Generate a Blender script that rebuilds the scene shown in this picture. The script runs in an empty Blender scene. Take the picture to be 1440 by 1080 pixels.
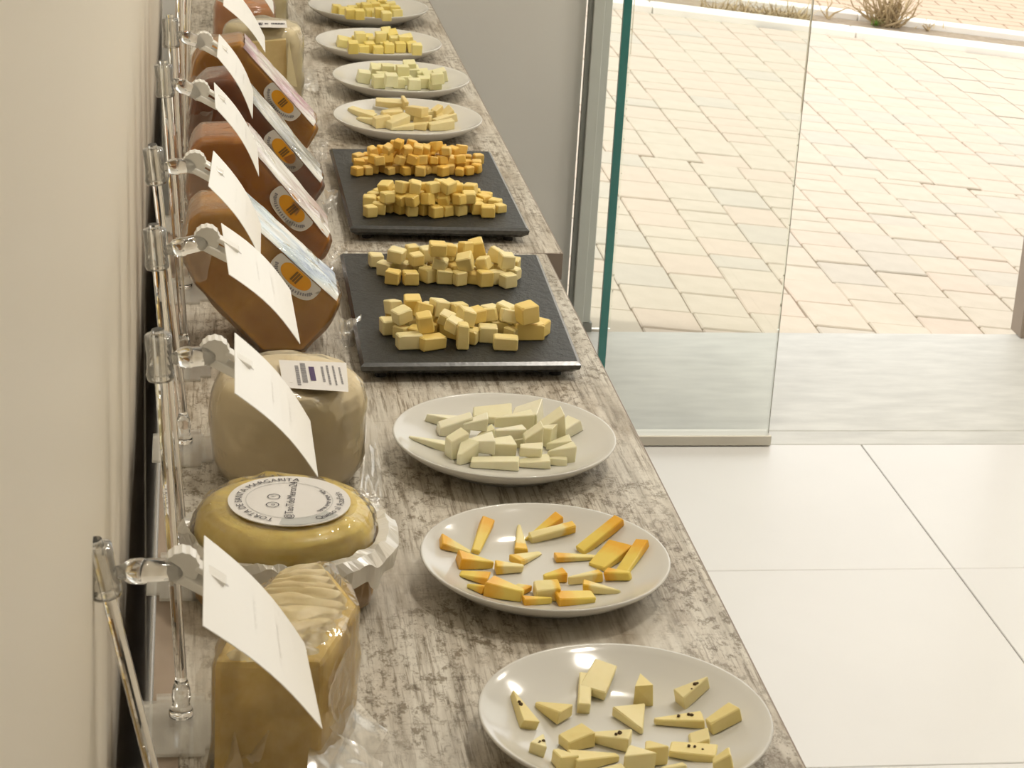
import bpy, bmesh, math, random
from mathutils import Vector, Matrix, noise
random.seed(7)
scene = bpy.context.scene
COL = scene.collection
R = math.radians
T = 0.72                       # tabletop height
# ------------------------------------------------------------------ camera
FPX = 3040.57
PITCH, ROLL, YAW = R(20.6514), R(3.3913), R(9.11348)
CAM = Vector((0, 0, T + .75))
FWD = Vector((math.sin(YAW)*math.cos(PITCH), math.cos(YAW)*math.cos(PITCH), -math.sin(PITCH)))
_r = Vector((math.cos(YAW), -math.sin(YAW), 0)); _u = _r.cross(FWD)
RIGHT = _r*math.cos(ROLL) + _u*math.sin(ROLL)
UP = _u*math.cos(ROLL) - _r*math.sin(ROLL)
cd = bpy.data.cameras.new('camera'); co = bpy.data.objects.new('camera', cd); COL.objects.link(co)
cd.sensor_width = 36; cd.sensor_fit = 'HORIZONTAL'; cd.lens = FPX/1440*36
cd.clip_start = .02; cd.clip_end = 200
m = Matrix((RIGHT, UP, -FWD)).transposed().to_4x4(); m.translation = CAM
co.matrix_world = m
cd.dof.use_dof = True; cd.dof.focus_distance = 2.15; cd.dof.aperture_fstop = 40
scene.camera = co
# ------------------------------------------------------------------ world, sun, exposure
w = bpy.data.worlds.new('sky'); scene.world = w; w.use_nodes = True
bg = w.node_tree.nodes['Background']; bg.inputs[0].default_value = (1, .975, .93, 1); bg.inputs[1].default_value = 1.45
sl = bpy.data.lights.new('sun_offscreen', 'SUN'); sl.energy = 1.3; sl.angle = R(6); sl.color = (1, .95, .87)
so = bpy.data.objects.new('sun_offscreen', sl); COL.objects.link(so)
so.rotation_euler = Vector((.55, -.03, -1)).to_track_quat('-Z', 'Y').to_euler()
vs = scene.view_settings
vs.view_transform = 'Standard'; vs.look = 'None'; vs.exposure = 0.14; vs.gamma = 1; vs.use_curve_mapping = False

# ------------------------------------------------------------------ pixel helpers (photo frame 1440x1080)
def ray(x, y): return FWD*FPX + RIGHT*(x-720) - UP*(y-540)
def at(x, y, z=0.0):           # point at height z above the tabletop
    d = ray(x, y); return CAM + d*((T + z - CAM.z)/d.z)
def atY(x, y, Y): d = ray(x, y); return CAM + d*(Y/d.y)
SL = .08; HX = .8              # cross slope of the pavement outside
def atP(x, y, h=0.0):          # point on the sloping pavement, h above it
    d = ray(x, y); t = (h - SL*(CAM.x-HX) - CAM.z)/(d.z + SL*d.x); return CAM + d*t

# ------------------------------------------------------------------ materials
MATS = {}
def new_mat(name):
    m_ = bpy.data.materials.new(name); m_.use_nodes = True; nt = m_.node_tree
    return m_, nt, nt.nodes['Principled BSDF'], nt.nodes['Material Output']
def nd(nt, t, **kw):
    n = nt.nodes.new(t)
    for k, v in kw.items():
        if k.startswith('_'): setattr(n, k[1:], v)
        else: n.inputs[k].default_value = v
    return n
def ramp(nt, fac, stops):
    r = nt.nodes.new('ShaderNodeValToRGB'); e = r.color_ramp.elements
    while len(e) < len(stops): e.new(.5)
    for i, (p, c) in enumerate(stops): e[i].position = p; e[i].color = (*c, 1) if len(c) == 3 else c
    nt.links.new(fac, r.inputs[0]); return r.outputs[0]
def coords(nt, scale=(1, 1, 1), kind='Object', rot=(0, 0, 0)):
    tc = nt.nodes.new('ShaderNodeTexCoord'); mp = nt.nodes.new('ShaderNodeMapping')
    mp.inputs['Scale'].default_value = scale; mp.inputs['Rotation'].default_value = rot
    nt.links.new(tc.outputs[kind], mp.inputs[0]); return mp.outputs[0]
def noise_out(nt, vec, scale, detail=4, rough=.55):
    n = nd(nt, 'ShaderNodeTexNoise', Scale=scale, Detail=detail, Roughness=rough)
    nt.links.new(vec, n.inputs['Vector']); return n.outputs[0]
def bump(nt, p, h, strength=.3, dist=.002):
    b = nd(nt, 'ShaderNodeBump', Strength=strength, Distance=dist)
    nt.links.new(h, b.inputs['Height']); nt.links.new(b.outputs[0], p.inputs['Normal']); return b
def mixc(nt, fac, a, b, mode='MIX'):
    n = nt.nodes.new('ShaderNodeMix'); n.data_type = 'RGBA'; n.blend_type = mode
    for s, v in ((0, fac), (6, a), (7, b)):
        if hasattr(v, 'is_output'): nt.links.new(v, n.inputs[s])
        else: n.inputs[s].default_value = v if s == 0 else (*v, 1)
    return n.outputs[2]
def simple(name, c1, c2=None, rough=.5, nscale=20, stretch=(1, 1, 1), bump_s=0, bscale=80, bdist=.001, metal=0, spec=.5, kind='Object', sss=0):
    if name in MATS: return MATS[name]
    m_, nt, p, o = new_mat(name); p.inputs['Roughness'].default_value = rough; p.inputs['Metallic'].default_value = metal
    p.inputs['Specular IOR Level'].default_value = spec
    v = coords(nt, stretch, kind)
    if c2 is None: c2 = tuple(c*.93 for c in c1)
    nt.links.new(ramp(nt, noise_out(nt, v, nscale), [(.3, c1), (.7, c2)]), p.inputs['Base Color'])
    if bump_s: bump(nt, p, noise_out(nt, v, bscale, 5), bump_s, bdist)
    if sss:
        p.inputs['Subsurface Weight'].default_value = sss; p.inputs['Subsurface Radius'].default_value = (.006, .004, .002)
        p.inputs['Subsurface Scale'].default_value = 1
    MATS[name] = m_; return m_
def film_mat(name, tint=(1, 1, 1), refl=.10, rough=.12, bs=.6, bscale=40, veil=.06, vcol=(.9, .88, .82), fk=1.0):
    """thin clear film: mostly see-through, a veil of white, wrinkled gloss"""
    m_, nt, p, o = new_mat(name); nt.nodes.remove(p)
    tr = nd(nt, 'ShaderNodeBsdfTransparent', Color=(*tint, 1))
    df = nd(nt, 'ShaderNodeBsdfDiffuse', Color=(*vcol, 1))
    gl = nd(nt, 'ShaderNodeBsdfGlossy', Color=(1, 1, 1, 1), Roughness=rough)
    v = coords(nt)
    b = nd(nt, 'ShaderNodeBump', Strength=bs, Distance=.004)
    n1 = noise_out(nt, v, bscale, 3); nt.links.new(n1, b.inputs['Height'])
    nt.links.new(b.outputs[0], gl.inputs['Normal'])
    fr = nd(nt, 'ShaderNodeFresnel', IOR=1.45); nt.links.new(b.outputs[0], fr.inputs['Normal'])
    ma = nd(nt, 'ShaderNodeMath', _operation='MULTIPLY_ADD'); ma.inputs[1].default_value = fk; ma.inputs[2].default_value = refl-.04
    nt.links.new(fr.outputs[0], ma.inputs[0])
    m1 = nd(nt, 'ShaderNodeMixShader', Fac=veil); nt.links.new(tr.outputs[0], m1.inputs[1]); nt.links.new(df.outputs[0], m1.inputs[2])
    m2 = nt.nodes.new('ShaderNodeMixShader')
    nt.links.new(ma.outputs[0], m2.inputs[0]); nt.links.new(m1.outputs[0], m2.inputs[1]); nt.links.new(gl.outputs[0], m2.inputs[2])
    nt.links.new(m2.outputs[0], o.inputs[0]); return m_
def clear_mat(name, color=(1, 1, 1), rough=.0, ior=1.49):
    m_, nt, p, o = new_mat(name)
    p.inputs['Base Color'].default_value = (*color, 1); p.inputs['Roughness'].default_value = rough
    p.inputs['Transmission Weight'].default_value = 1; p.inputs['IOR'].default_value = ior
    return m_

M_wall = simple('wall_paint', (.80, .745, .645), (.785, .73, .63), rough=.42, nscale=1.5, bump_s=.02, bscale=60)
M_wallfar = simple('wall_panel_white', (.80, .79, .76), (.78, .77, .74), rough=.45, nscale=1.2)
M_ceil = simple('ceiling_paint', (.86, .85, .82), rough=.8)
M_tile = simple('floor_tile', (.86, .86, .85), (.83, .83, .82), rough=.28, nscale=3, bump_s=.02, bscale=20)
M_grout = simple('grout', (.42, .41, .39), rough=.9)
M_thresh = simple('threshold_stone', (.74, .745, .71), (.60, .605, .575), rough=.45, nscale=9, stretch=(1, 3.2, 1), bump_s=.12, bscale=30, bdist=.002)
M_alu = simple('aluminium_grey', (.62, .65, .62), (.60, .63, .60), rough=.4, metal=.25)
M_aludark = simple('aluminium_dark', (.30, .31, .29), rough=.45, metal=.4)
M_rail = simple('brushed_rail', (.62, .59, .52), (.56, .53, .46), rough=.3, metal=.8, nscale=30, stretch=(.1, 1, 1))
def wood():
    m_, nt, p, o = new_mat('weathered_wood_laminate')
    def N(sc, d=5, r=.65, rot=0): return noise_out(nt, coords(nt, sc, rot=(0, 0, rot)), 1, d, r)
    c = ramp(nt, N((95, 7, 6), 5, .6), [(.30, (.41, .37, .305)), (.44, (.56, .52, .45)), (.58, (.66, .625, .555)), (.8, (.72, .69, .62))])
    grain = ramp(nt, N((330, 16, 10), 4, .7), [(.38, (.42, .37, .30)), (.50, (1, 1, 1))])
    flake = ramp(nt, N((120, 75, 10), 7, .8), [(.415, (.36, .31, .24)), (.50, (1, 1, 1))])
    cross = ramp(nt, N((22, 260, 10), 4, .7), [(.34, (.58, .53, .46)), (.41, (1, 1, 1))])
    brown = ramp(nt, N((13, 4.2, 1), 6, .7), [(.34, (.50, .42, .32)), (.46, (.93, .90, .86)), (.58, (1.02, 1.02, 1.01))])
    worn = ramp(nt, N((9, 5.5, 1), 5, .65, .25), [(.40, (0, 0, 0)), (.56, (1, 1, 1))])
    worn2 = ramp(nt, N((7, 8, 1), 4, .6, -.4), [(.36, (0, 0, 0)), (.54, (1, 1, 1))])
    c = mixc(nt, .85, c, mixc(nt, worn2, (1, 1, 1), grain), 'MULTIPLY')
    c = mixc(nt, .95, c, mixc(nt, worn, (1, 1, 1), flake), 'MULTIPLY')
    c = mixc(nt, .45, c, cross, 'MULTIPLY'); c = mixc(nt, .95, c, brown, 'MULTIPLY')
    nt.links.new(c, p.inputs['Base Color']); p.inputs['Roughness'].default_value = .40
    bump(nt, p, N((330, 16, 10), 4), .10, .001); return m_
M_wood = wood()
M_edge = simple('table_edge_band', (.30, .245, .20), (.26, .21, .17), rough=.5, nscale=12)
M_dark = simple('table_carcass', (.10, .07, .055), rough=.7)
M_plate = simple('white_porcelain', (.68, .67, .63), (.67, .66, .62), rough=.12, nscale=2)
def slate():
    m_, nt, p, o = new_mat('black_slate'); v = coords(nt, (1.3, .6, 1), rot=(0, 0, .5)); 
    n1 = noise_out(nt, v, 100, 7, .72)
    nt.links.new(ramp(nt, n1, [(.3, (.012, .014, .014)), (.60, (.026, .029, .029)), (.72, (.075, .078, .075))]), p.inputs['Base Color'])
    p.inputs['Roughness'].default_value = .36; bump(nt, p, n1, 1.0, .0036); return m_
M_slate = slate()
M_slate_edge = simple('slate_chipped_edge', (.05, .053, .053), (.03, .032, .032), rough=.24, nscale=200, bump_s=.15, bscale=200, spec=.9)
M_rubber = simple('rubber', (.03, .03, .03), rough=.8)
M_card = simple('card_laminated', (.95, .94, .905), (.94, .93, .895), rough=.34, nscale=4)
M_print = simple('faint_print', (.78, .76, .72), rough=.7)
M_glassrod = clear_mat('acrylic_clear', (.97, .965, .95))
M_glassarm = clear_mat('acrylic_arm', (.97, .965, .95), .06)
M_acrylic = film_mat('acrylic_sheet', (.97, .965, .94), refl=.06, rough=.12, fk=.6, bs=.05, veil=.24, vcol=(.86, .84, .79))
M_clip = simple('clip_frosted_plastic', (.90, .88, .83), (.87, .85, .80), rough=.22, nscale=30, sss=.0)
M_film = film_mat('cling_film', (.985, .98, .955), refl=.055, rough=.07, fk=.9, bs=.55, bscale=55, veil=.035)
M_bag = film_mat('bag_film', (.98, .97, .945), refl=.05, rough=.18, fk=.25, bs=.12, bscale=28, veil=.20, vcol=(.92, .89, .82))
M_glass = film_mat('door_glass', (.962, .975, .958), refl=.045, rough=.0, bs=0, bscale=1, veil=.0)
M_greenedge = simple('glass_green_edge', (.05, .23, .21), (.03, .16, .15), rough=.15, nscale=14, stretch=(1, 1, .3))
M_ink = simple('dark_ink', (.06, .055, .07), rough=.7)
M_inkg = simple('grey_ink', (.30, .29, .30), rough=.7)
M_violet = simple('violet_ink', (.07, .04, .12), rough=.7)
M_label = simple('label_paper', (.80, .78, .76), (.78, .76, .73), rough=.45)

# ------------------------------------------------------------------ mesh helpers
def tag(o, label=None, cat=None, group=None, kind=None):
    if label: o['label'] = label
    if cat: o['category'] = cat
    if group: o['group'] = group
    if kind: o['kind'] = kind
    return o
def link(name, me, mat, parent=None, loc=None):
    o = bpy.data.objects.new(name, me); COL.objects.link(o)
    if mat is not None and not me.materials:
        for mm in (mat if isinstance(mat, (list, tuple)) else [mat]): me.materials.append(mm)
    if loc is not None: o.location = loc
    if parent is not None: o.parent = parent
    return o
def obj(name, bm, mat, parent=None, loc=None, smooth=False, recalc=True):
    if recalc: bmesh.ops.recalc_face_normals(bm, faces=bm.faces)
    me = bpy.data.meshes.new(name); bm.to_mesh(me); bm.free()
    if smooth:
        for p in me.polygons: p.use_smooth = True
    return link(name, me, mat, parent, loc)
def empty(name, loc, rot=(0, 0, 0)):
    o = bpy.data.objects.new(name, None); COL.objects.link(o); o.location = loc; o.rotation_euler = rot; o.empty_display_size = .02; return o
def bx(bm, lo, hi, bev=0, seg=1):
    vs_ = [bm.verts.new((x, y, z)) for x in (lo[0], hi[0]) for y in (lo[1], hi[1]) for z in (lo[2], hi[2])]
    fs = [bm.faces.new([vs_[i] for i in q]) for q in ((0, 1, 3, 2), (4, 6, 7, 5), (0, 4, 5, 1), (2, 3, 7, 6), (0, 2, 6, 4), (1, 5, 7, 3))]
    if bev:
        es = list({e for f in fs for e in f.edges}); bmesh.ops.bevel(bm, geom=es, offset=bev, segments=seg, profile=.5, affect='EDGES')
def box(name, lo, hi, mat, parent=None, bev=0, seg=1, loc=None):
    bm = bmesh.new(); bx(bm, lo, hi, bev, seg); return obj(name, bm, mat, parent, loc)
def lathe(bm, prof, n=48, c=(0, 0, 0), axis='Z', close=True):
    rings = []
    for r, z in prof:
        if r < 1e-6: rings.append([bm.verts.new((0, 0, z))]); continue
        rings.append([bm.verts.new((r*math.cos(2*math.pi*k/n), r*math.sin(2*math.pi*k/n), z)) for k in range(n)])
    for a, b in zip(rings, rings[1:]):
        for k in range(n):
            k2 = (k+1) % n
            if len(a) == 1 and len(b) == 1: continue
            if len(a) == 1: bm.faces.new((a[0], b[k], b[k2]))
            elif len(b) == 1: bm.faces.new((a[k], a[k2], b[0]))
            else: bm.faces.new((a[k], a[k2], b[k2], b[k]))
    vs_ = [v for r in rings for v in r]
    if axis == 'X': bmesh.ops.rotate(bm, verts=vs_, cent=(0, 0, 0), matrix=Matrix.Rotation(R(90), 3, 'Y'))
    bmesh.ops.translate(bm, verts=vs_, vec=c)
    return vs_
def tube(bm, p, q, r, n=12, r2=None):
    p = Vector(p); q = Vector(q); d = q-p; r2 = r if r2 is None else r2
    vs_ = lathe(bm, [(0, 0), (r, 0), (r2, d.length), (0, d.length)], n)
    bmesh.ops.rotate(bm, verts=vs_, cent=(0, 0, 0), matrix=Vector((0, 0, 1)).rotation_difference(d).to_matrix())
    bmesh.ops.translate(bm, verts=vs_, vec=p)
def hull(pts, bev=0, seg=2):
    bm = bmesh.new()
    for p in pts: bm.verts.new(p)
    bmesh.ops.convex_hull(bm, input=bm.verts)
    bmesh.ops.dissolve_limit(bm, angle_limit=R(2), verts=bm.verts, edges=bm.edges)
    if bev: bmesh.ops.bevel(bm, geom=list(bm.edges), offset=bev, segments=seg, profile=.6, affect='EDGES', clamp_overlap=True)
    return bm
def inflate(bm, d, amp, sc, cuts=3, seed=0):
    b2 = bm.copy(); bmesh.ops.triangulate(b2, faces=b2.faces)
    for _ in range(cuts):
        long_ = [e for e in b2.edges if e.calc_length() > .012]
        if long_: bmesh.ops.subdivide_edges(b2, edges=long_, cuts=1); bmesh.ops.triangulate(b2, faces=b2.faces)
    bmesh.ops.recalc_face_normals(b2, faces=b2.faces); b2.normal_update()
    for v in b2.verts:
        n1 = noise.noise(v.co*sc + Vector((seed, 0, 0)))
        v.co += v.normal*(d + amp*max(0, n1)*1.6)
    return b2
def text_mesh(s, size):
    cu = bpy.data.curves.new('t', 'FONT'); cu.body = s; cu.size = size; cu.align_x = 'CENTER'; cu.resolution_u = 2
    o = bpy.data.objects.new('t', cu); COL.objects.link(o)
    bpy.context.view_layer.update()
    me = bpy.data.meshes.new_from_object(o.evaluated_get(bpy.context.evaluated_depsgraph_get()))
    wd = o.dimensions.x
    bpy.data.objects.remove(o); bpy.data.curves.remove(cu); return me, wd
def add_me(bm, me, mat4):
    b = bmesh.new(); b.from_mesh(me); bmesh.ops.transform(b, matrix=mat4, verts=b.verts)
    t = bpy.data.meshes.new('t'); b.to_mesh(t); b.free(); bm.from_mesh(t); bpy.data.meshes.remove(t)

# ================================================================== SETTING
WX = -.05                       # left wall plane
DY = 4.16                       # shop front plane
FY = 3.544                      # end of the tiled floor
RX = 3.1; BY = -3.2; CZ = 2.85
def struct(o): o['kind'] = 'structure'; return o
# --- floor with tiles
fl = struct(box('floor', (WX, BY, -.10), (RX, FY, -.004), M_grout))
tile_me = {}
xs = [1.224+.6*k for k in range(-3, 6)]; ys = [3.022-.6*k for k in range(-1, 11)]
xs = [WX] + [x for x in xs if x > WX+.02] ; xs = [x for x in xs if x < RX-.02] + [RX]
ys = [FY] + [y for y in ys if y < FY-.02 and y > BY+.02] + [BY]
for i in range(len(xs)-1):
    for j in range(len(ys)-1):
        a, b = xs[i]+.001, xs[i+1]-.001; c, d = ys[j+1]+.001, ys[j]-.001
        key = (round(b-a, 4), round(d-c, 4))
        if key not in tile_me:
            bm = bmesh.new(); bx(bm, (-(b-a)/2, -(d-c)/2, -.006), ((b-a)/2, (d-c)/2, 0), .0012); bmesh.ops.recalc_face_normals(bm, faces=bm.faces)
            me = bpy.data.meshes.new('tile'); bm.to_mesh(me); bm.free(); me.materials.append(M_tile); tile_me[key] = me
        link('tile', tile_me[key], None, fl, ((a+b)/2, (c+d)/2, 0))
# --- threshold of grey stone
th = struct(box('floor_threshold', (WX, FY+.001, -.10), (RX, DY, -.012), M_grout))
for a, b in ((-.05, .56), (.562, 1.9), (1.902, RX)):
    box('stone_slab', (a, 3.612, -.012), (b, DY-.002, 0), M_thresh, th, .0015)
    box('stone_strip', (a, FY+.002, -.012), (b, 3.6095, 0), M_thresh, th, .0015)
# --- walls and ceiling
struct(box('wall_left', (WX-.12, BY, 0), (WX, DY+.1, CZ), M_wall))
struct(box('wall_rear', (WX, BY-.1, 0), (RX, BY, CZ), M_wall))
struct(box('wall_right', (RX, BY, 0), (RX+.1, DY+.1, CZ), M_wall))
struct(box('ceiling', (WX-.12, BY-.1, CZ), (RX+.1, DY+.1, CZ+.12), M_ceil))
struct(box('wall_front', (WX, DY+.02, 0), (.774, DY+.1, CZ), M_wallfar))
struct(box('wall_front_lintel', (.774, DY+.02, 2.45), (RX, DY+.1, CZ), M_wallfar))
# --- shop front: frame posts, fixed glass strip, big side window
wf = struct(empty('window_1', (.79, DY, 0)))
def loc_box(name, lo, hi, mat, parent, bev=0):
    p = parent.location; return box(name, tuple(Vector(lo)-p), tuple(Vector(hi)-p), mat, parent, bev)
loc_box('frame_post', (.784, DY-.012, .018), (.806, DY+.02, 2.45), M_alu, wf, .001)
loc_box('frame_face', (.8065, DY-.004, .02), (.822, DY+.03, 2.45), M_alu, wf, .001)
loc_box('seal', (.775, DY-.004, .018), (.7838, DY+.01, 2.45), M_aludark, wf)
loc_box('foot', (.806, DY-.006, 0), (.826, DY+.03, .0195), M_aludark, wf)
loc_box('pane', (.8225, DY+.008, .002), (.868, DY+.016, 2.45), M_glass, wf)
wp = struct(empty('window_2', (1.78, DY, 0)))
loc_box('frame_post', (1.748, DY-.03, 0), (1.80, DY+.03, 2.45), simple('post_brown', (.33, .27, .22), rough=.5), wp, .002)
loc_box('frame_post', (2.95, DY-.03, 0), (3.0, DY+.03, 2.45), M_alu, wp, .002)
loc_box('sill_rail', (1.80, DY-.03, 0), (2.95, DY+.03, .08), M_alu, wp, .002)
loc_box('pane', (1.80, DY-.005, .08), (2.95, DY+.005, 2.45), M_glass, wp)
struct(box('wall_front_end', (3.0, DY+.02, 0), (RX, DY+.1, 2.45), M_wallfar))
# --- glass door leaf standing just inside
dr = struct(empty('door_1', (.73, 3.55, 0)))
loc_box('pane', (.7345, 3.546, .018), (1.046, 3.554, 2.3), M_glass, dr)
loc_box('pane_edge', (.7205, 3.5455, .018), (.7342, 3.5545, 2.3), M_greenedge, dr)
loc_box('pane_edge', (1.0462, 3.5465, .02), (1.0476, 3.5535, 2.3), simple('glass_dark_edge', (.30, .29, .24), rough=.2), dr)
loc_box('bottom_rail', (.735, 3.533, .002), (1.05, 3.567, .022), M_rail, dr, .0015)

# --- pavement outside: sloping, laid with small blocks
TILT = math.atan(SL)
def P2(x, y, h=0):              # photo pixel -> local coordinates of the sloping pavement
    p = atP(x, y, h); return ((p.x-HX)/math.cos(TILT), p.y)
pv = struct(empty('paving', (HX, 0, 0), (0, TILT, 0)))
box('sand_bed', (-1.2, DY+.002, -.16), (5.5, 7.9, -.008), simple('sand_joint', (.30, .24, .17), (.36, .29, .21), rough=.95, nscale=40), pv)
BR = [simple('paver_cream', (.61, .545, .455), (.55, .49, .40), rough=.85, nscale=14, bump_s=.25, bscale=60, bdist=.003),
      simple('paver_pink', (.62, .53, .44), (.57, .485, .40), rough=.85, nscale=14, bump_s=.25, bscale=60, bdist=.003),
      simple('paver_grey', (.57, .525, .45), (.52, .475, .405), rough=.85, nscale=14, bump_s=.25, bscale=60, bdist=.003)]
kA, kB = P2(891, 17), P2(1440, 83)
def kerb_y(x): return kA[1] + (x-kA[0])*(kB[1]-kA[1])/(kB[0]-kA[0])
rest = bmesh.new(); nb = 0; brick_me = {}
rr = random.Random(3)
cw = .1375
for ci in range(-4, 26):
    y = DY+.004; brk = 5.72 + .02*math.sin(ci)
    first = True; y -= rr.choice((0, .04, .08, .1))
    while True:
        L = rr.choice((.10, .125, .14, .165))
        sh = .0 if y < brk else .045
        if y < brk < y+L+.03: L = brk-y if brk-y > .05 else brk-y+.0
        if L < .02: y = brk+.0001; continue
        x0 = .02 + ci*cw + sh + (y-5)*.012; y0 = max(y, DY+.003)
        if y > kerb_y(x0+cw/2)-.01: break
        y1 = min(y+L, kerb_y(x0+cw/2)+.03)
        if y1-y0 > .02:
            cx, cy = x0+cw/2, (y0+y1)/2; hw, hl = cw/2-.0017, (y1-y0)/2-.0021
            # does the photograph see it?
            wpnt = Vector((HX+cx*math.cos(TILT), cy, -cx*math.sin(TILT)))-CAM
            zz = wpnt.dot(FWD); u, v_ = 720+FPX*wpnt.dot(RIGHT)/zz, 540-FPX*wpnt.dot(UP)/zz
            if 780 < u < 1500 and -20 < v_ < 490 and nb < 300:
                nb += 1; k = (round(hl, 3), rr.choice((0, 0, 0, 1, 1, 2)))
                if k not in brick_me:
                    bm = bmesh.new(); bx(bm, (-hw, -k[0], -.05), (hw, k[0], 0), .003); bmesh.ops.recalc_face_normals(bm, faces=bm.faces)
                    me = bpy.data.meshes.new('brick'); bm.to_mesh(me); bm.free(); me.materials.append(BR[k[1]]); brick_me[k] = me
                o = link('brick', brick_me[k], None, pv, (cx, cy, rr.uniform(-.0018, .0012)))
                o.rotation_euler = (rr.uniform(-.006, .006), rr.uniform(-.006, .006), rr.uniform(-.008, .008)-.02)
            else:
                bx(rest, (cx-hw, cy-hl, -.05), (cx+hw, cy+hl, rr.uniform(-.002, .001)))
        y += L
o = obj('brick_field', rest, BR[0], pv); o['kind'] = 'stuff'
# --- kerbs, planting strip and far pavement (on the same slope)
def kerb(name, f0, f1, ht, wd, label):
    a = Vector((*P2(*f0, 0), 0)); b = Vector((*P2(*f1, 0), 0)); d = (b-a).normalized(); a2 = a-d*2.2; b2 = b+d*2.5; n = Vector((-d.y, d.x, 0))
    k = struct(empty(name, (HX, 0, 0), (0, TILT, 0)))
    Ltot = (b2-a2).length; nseg = 7
    for s in range(nseg):
        p = a2+d*(Ltot*s/nseg+.002); q = a2+d*(Ltot*(s+1)/nseg-.002)
        bm = hull([Vector((*v.xy, z)) for v in (p, q, p+n*wd, q+n*wd) for z in (-.12, ht)], .004, 1)
        obj('kerb_stone', bm, M_kerb, k)
    return a, d, n
M_kerb = simple('white_kerb', (.92, .90, .85), (.88, .85, .79), rough=.8, nscale=8, bump_s=.15, bscale=50)
a1, d1, n1 = kerb('kerb', (1140, 46), (1440, 83), .026, .12, '')
a2_, d2, n2 = kerb('kerb', (1140, 22), (1440, 60), .030, .09, '')
sb = bmesh.new()
for p in (a1-d1*2.5+n1*.1, a1+d1*3+n1*.1, a2_+d2*3+n2*.01, a2_-d2*2.5+n2*.01): pass
soil_pts = [a1-d1*2.2+n1*.103, a1+d1*3+n1*.103, a2_+d2*3-n2*.002, a2_-d2*2.2-n2*.002]
obj('planting_soil', hull([Vector((*p.xy, z)) for p in soil_pts for z in (-.1, .004)]), simple('dry_soil', (.40, .33, .25), (.30, .24, .17), rough=.95, nscale=30, bump_s=.6, bscale=60, bdist=.01), None, (HX, 0, 0)).rotation_euler = (0, TILT, 0)
so_ = bpy.data.objects['planting_soil']; so_['kind'] = 'structure'
fp = struct(empty('paving', (HX, 0, 0), (0, TILT, 0)))
M_pinkp = simple('far_paver', (.60, .47, .35), (.54, .42, .31), rough=.9, nscale=10, bump_s=.2, bscale=50)
q0 = a2_ + n2*.092
far_bm = bmesh.new(); cnt = 0
obj('sand_bed', hull([Vector((*p.xy, z)) for p in (q0-d2*2.4, q0+d2*4, q0+d2*4+n2*3, q0-d2*2.4+n2*3) for z in (-.1, -.006)]), simple('far_joint', (.30, .23, .17), rough=.95), fp)
bm = bmesh.new(); bx(bm, (-.096, -.046, -.05), (.096, .046, 0), .003); bmesh.ops.recalc_face_normals(bm, faces=bm.faces)
fme = bpy.data.meshes.new('brick'); bm.to_mesh(fme); bm.free(); fme.materials.append(M_pinkp)
for r_ in range(30):
    for c_ in range(-12, 22):
        p = q0 + d2*(c_*.2 + (.1 if r_ % 2 else 0)) + n2*(.05+r_*.1)
        if r_ < 3 and -6 < c_ < 12:
            o = link('brick', fme, None, fp, p); o.rotation_euler = (0, 0, math.atan2(d2.y, d2.x))
        else:
            b = bmesh.new(); bx(b, (-.096, -.046, -.05), (.096, .046, 0))
            add = bpy.data.meshes.new('t'); bmesh.ops.transform(b, matrix=Matrix.Translation(p) @ Matrix.Rotation(math.atan2(d2.y, d2.x), 4, 'Z'), verts=b.verts); b.to_mesh(add); b.free(); far_bm.from_mesh(add); bpy.data.meshes.remove(add)
o = obj('brick_field', far_bm, M_pinkp, fp); o['kind'] = 'stuff'
struct(box('ground_side', (RX+.1, -25, -.4), (40, DY+.1, -.15), simple('side_ground', (.55, .48, .40), rough=.95, nscale=2)))
struct(box('ground', (-25, DY+.1, -1.6), (40, 60, -1.2), simple('street_ground', (.52, .45, .37), rough=.95, nscale=2)))
# dry grass and shrubs in the planting strip
M_straw = simple('dry_straw', (.56, .44, .24), (.40, .30, .16), rough=.8, nscale=60)
M_stem = simple('dry_stem', (.36, .27, .15), (.48, .37, .22), rough=.85, nscale=60)
M_green = simple('green_leaf', (.16, .30, .05), (.24, .36, .09), rough=.6, nscale=40)
def pav_world(x, y, h=0):
    p = atP(x, y, h); return p
def blade(bm, p, d, L, wd, bend):
    s = Vector((-d.y, d.x, 0)).normalized()*wd; prev = None
    for k in range(4):
        t = k/3; c = p + d*L*t*(1-.25*bend*t) + Vector((0, 0, -bend*L*t*t*.5)); ww = s*(1-t*.85)
        v = (bm.verts.new(c-ww), bm.verts.new(c+ww))
        if prev: bm.faces.new((prev[0], prev[1], v[1], v[0]))
        prev = v
gr = bmesh.new()
for k in range(420):
    x = rr.choice((rr.uniform(985, 1052), rr.uniform(1075, 1132), rr.uniform(1030, 1140)))
    p = pav_world(x, 12+(x-985)*.105+rr.uniform(-4, 6), .004)
    d = Vector((rr.uniform(-1, 1), rr.uniform(-.6, .3), rr.uniform(.15, .9))).normalized()
    blade(gr, p, d, rr.uniform(.035, .15), .003, rr.uniform(0, 1.3))
tag(obj('dry_grass', gr, M_straw, None, recalc=False), 'dry straw-coloured grass growing between the two white kerbs', 'grass', kind='stuff')
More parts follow.
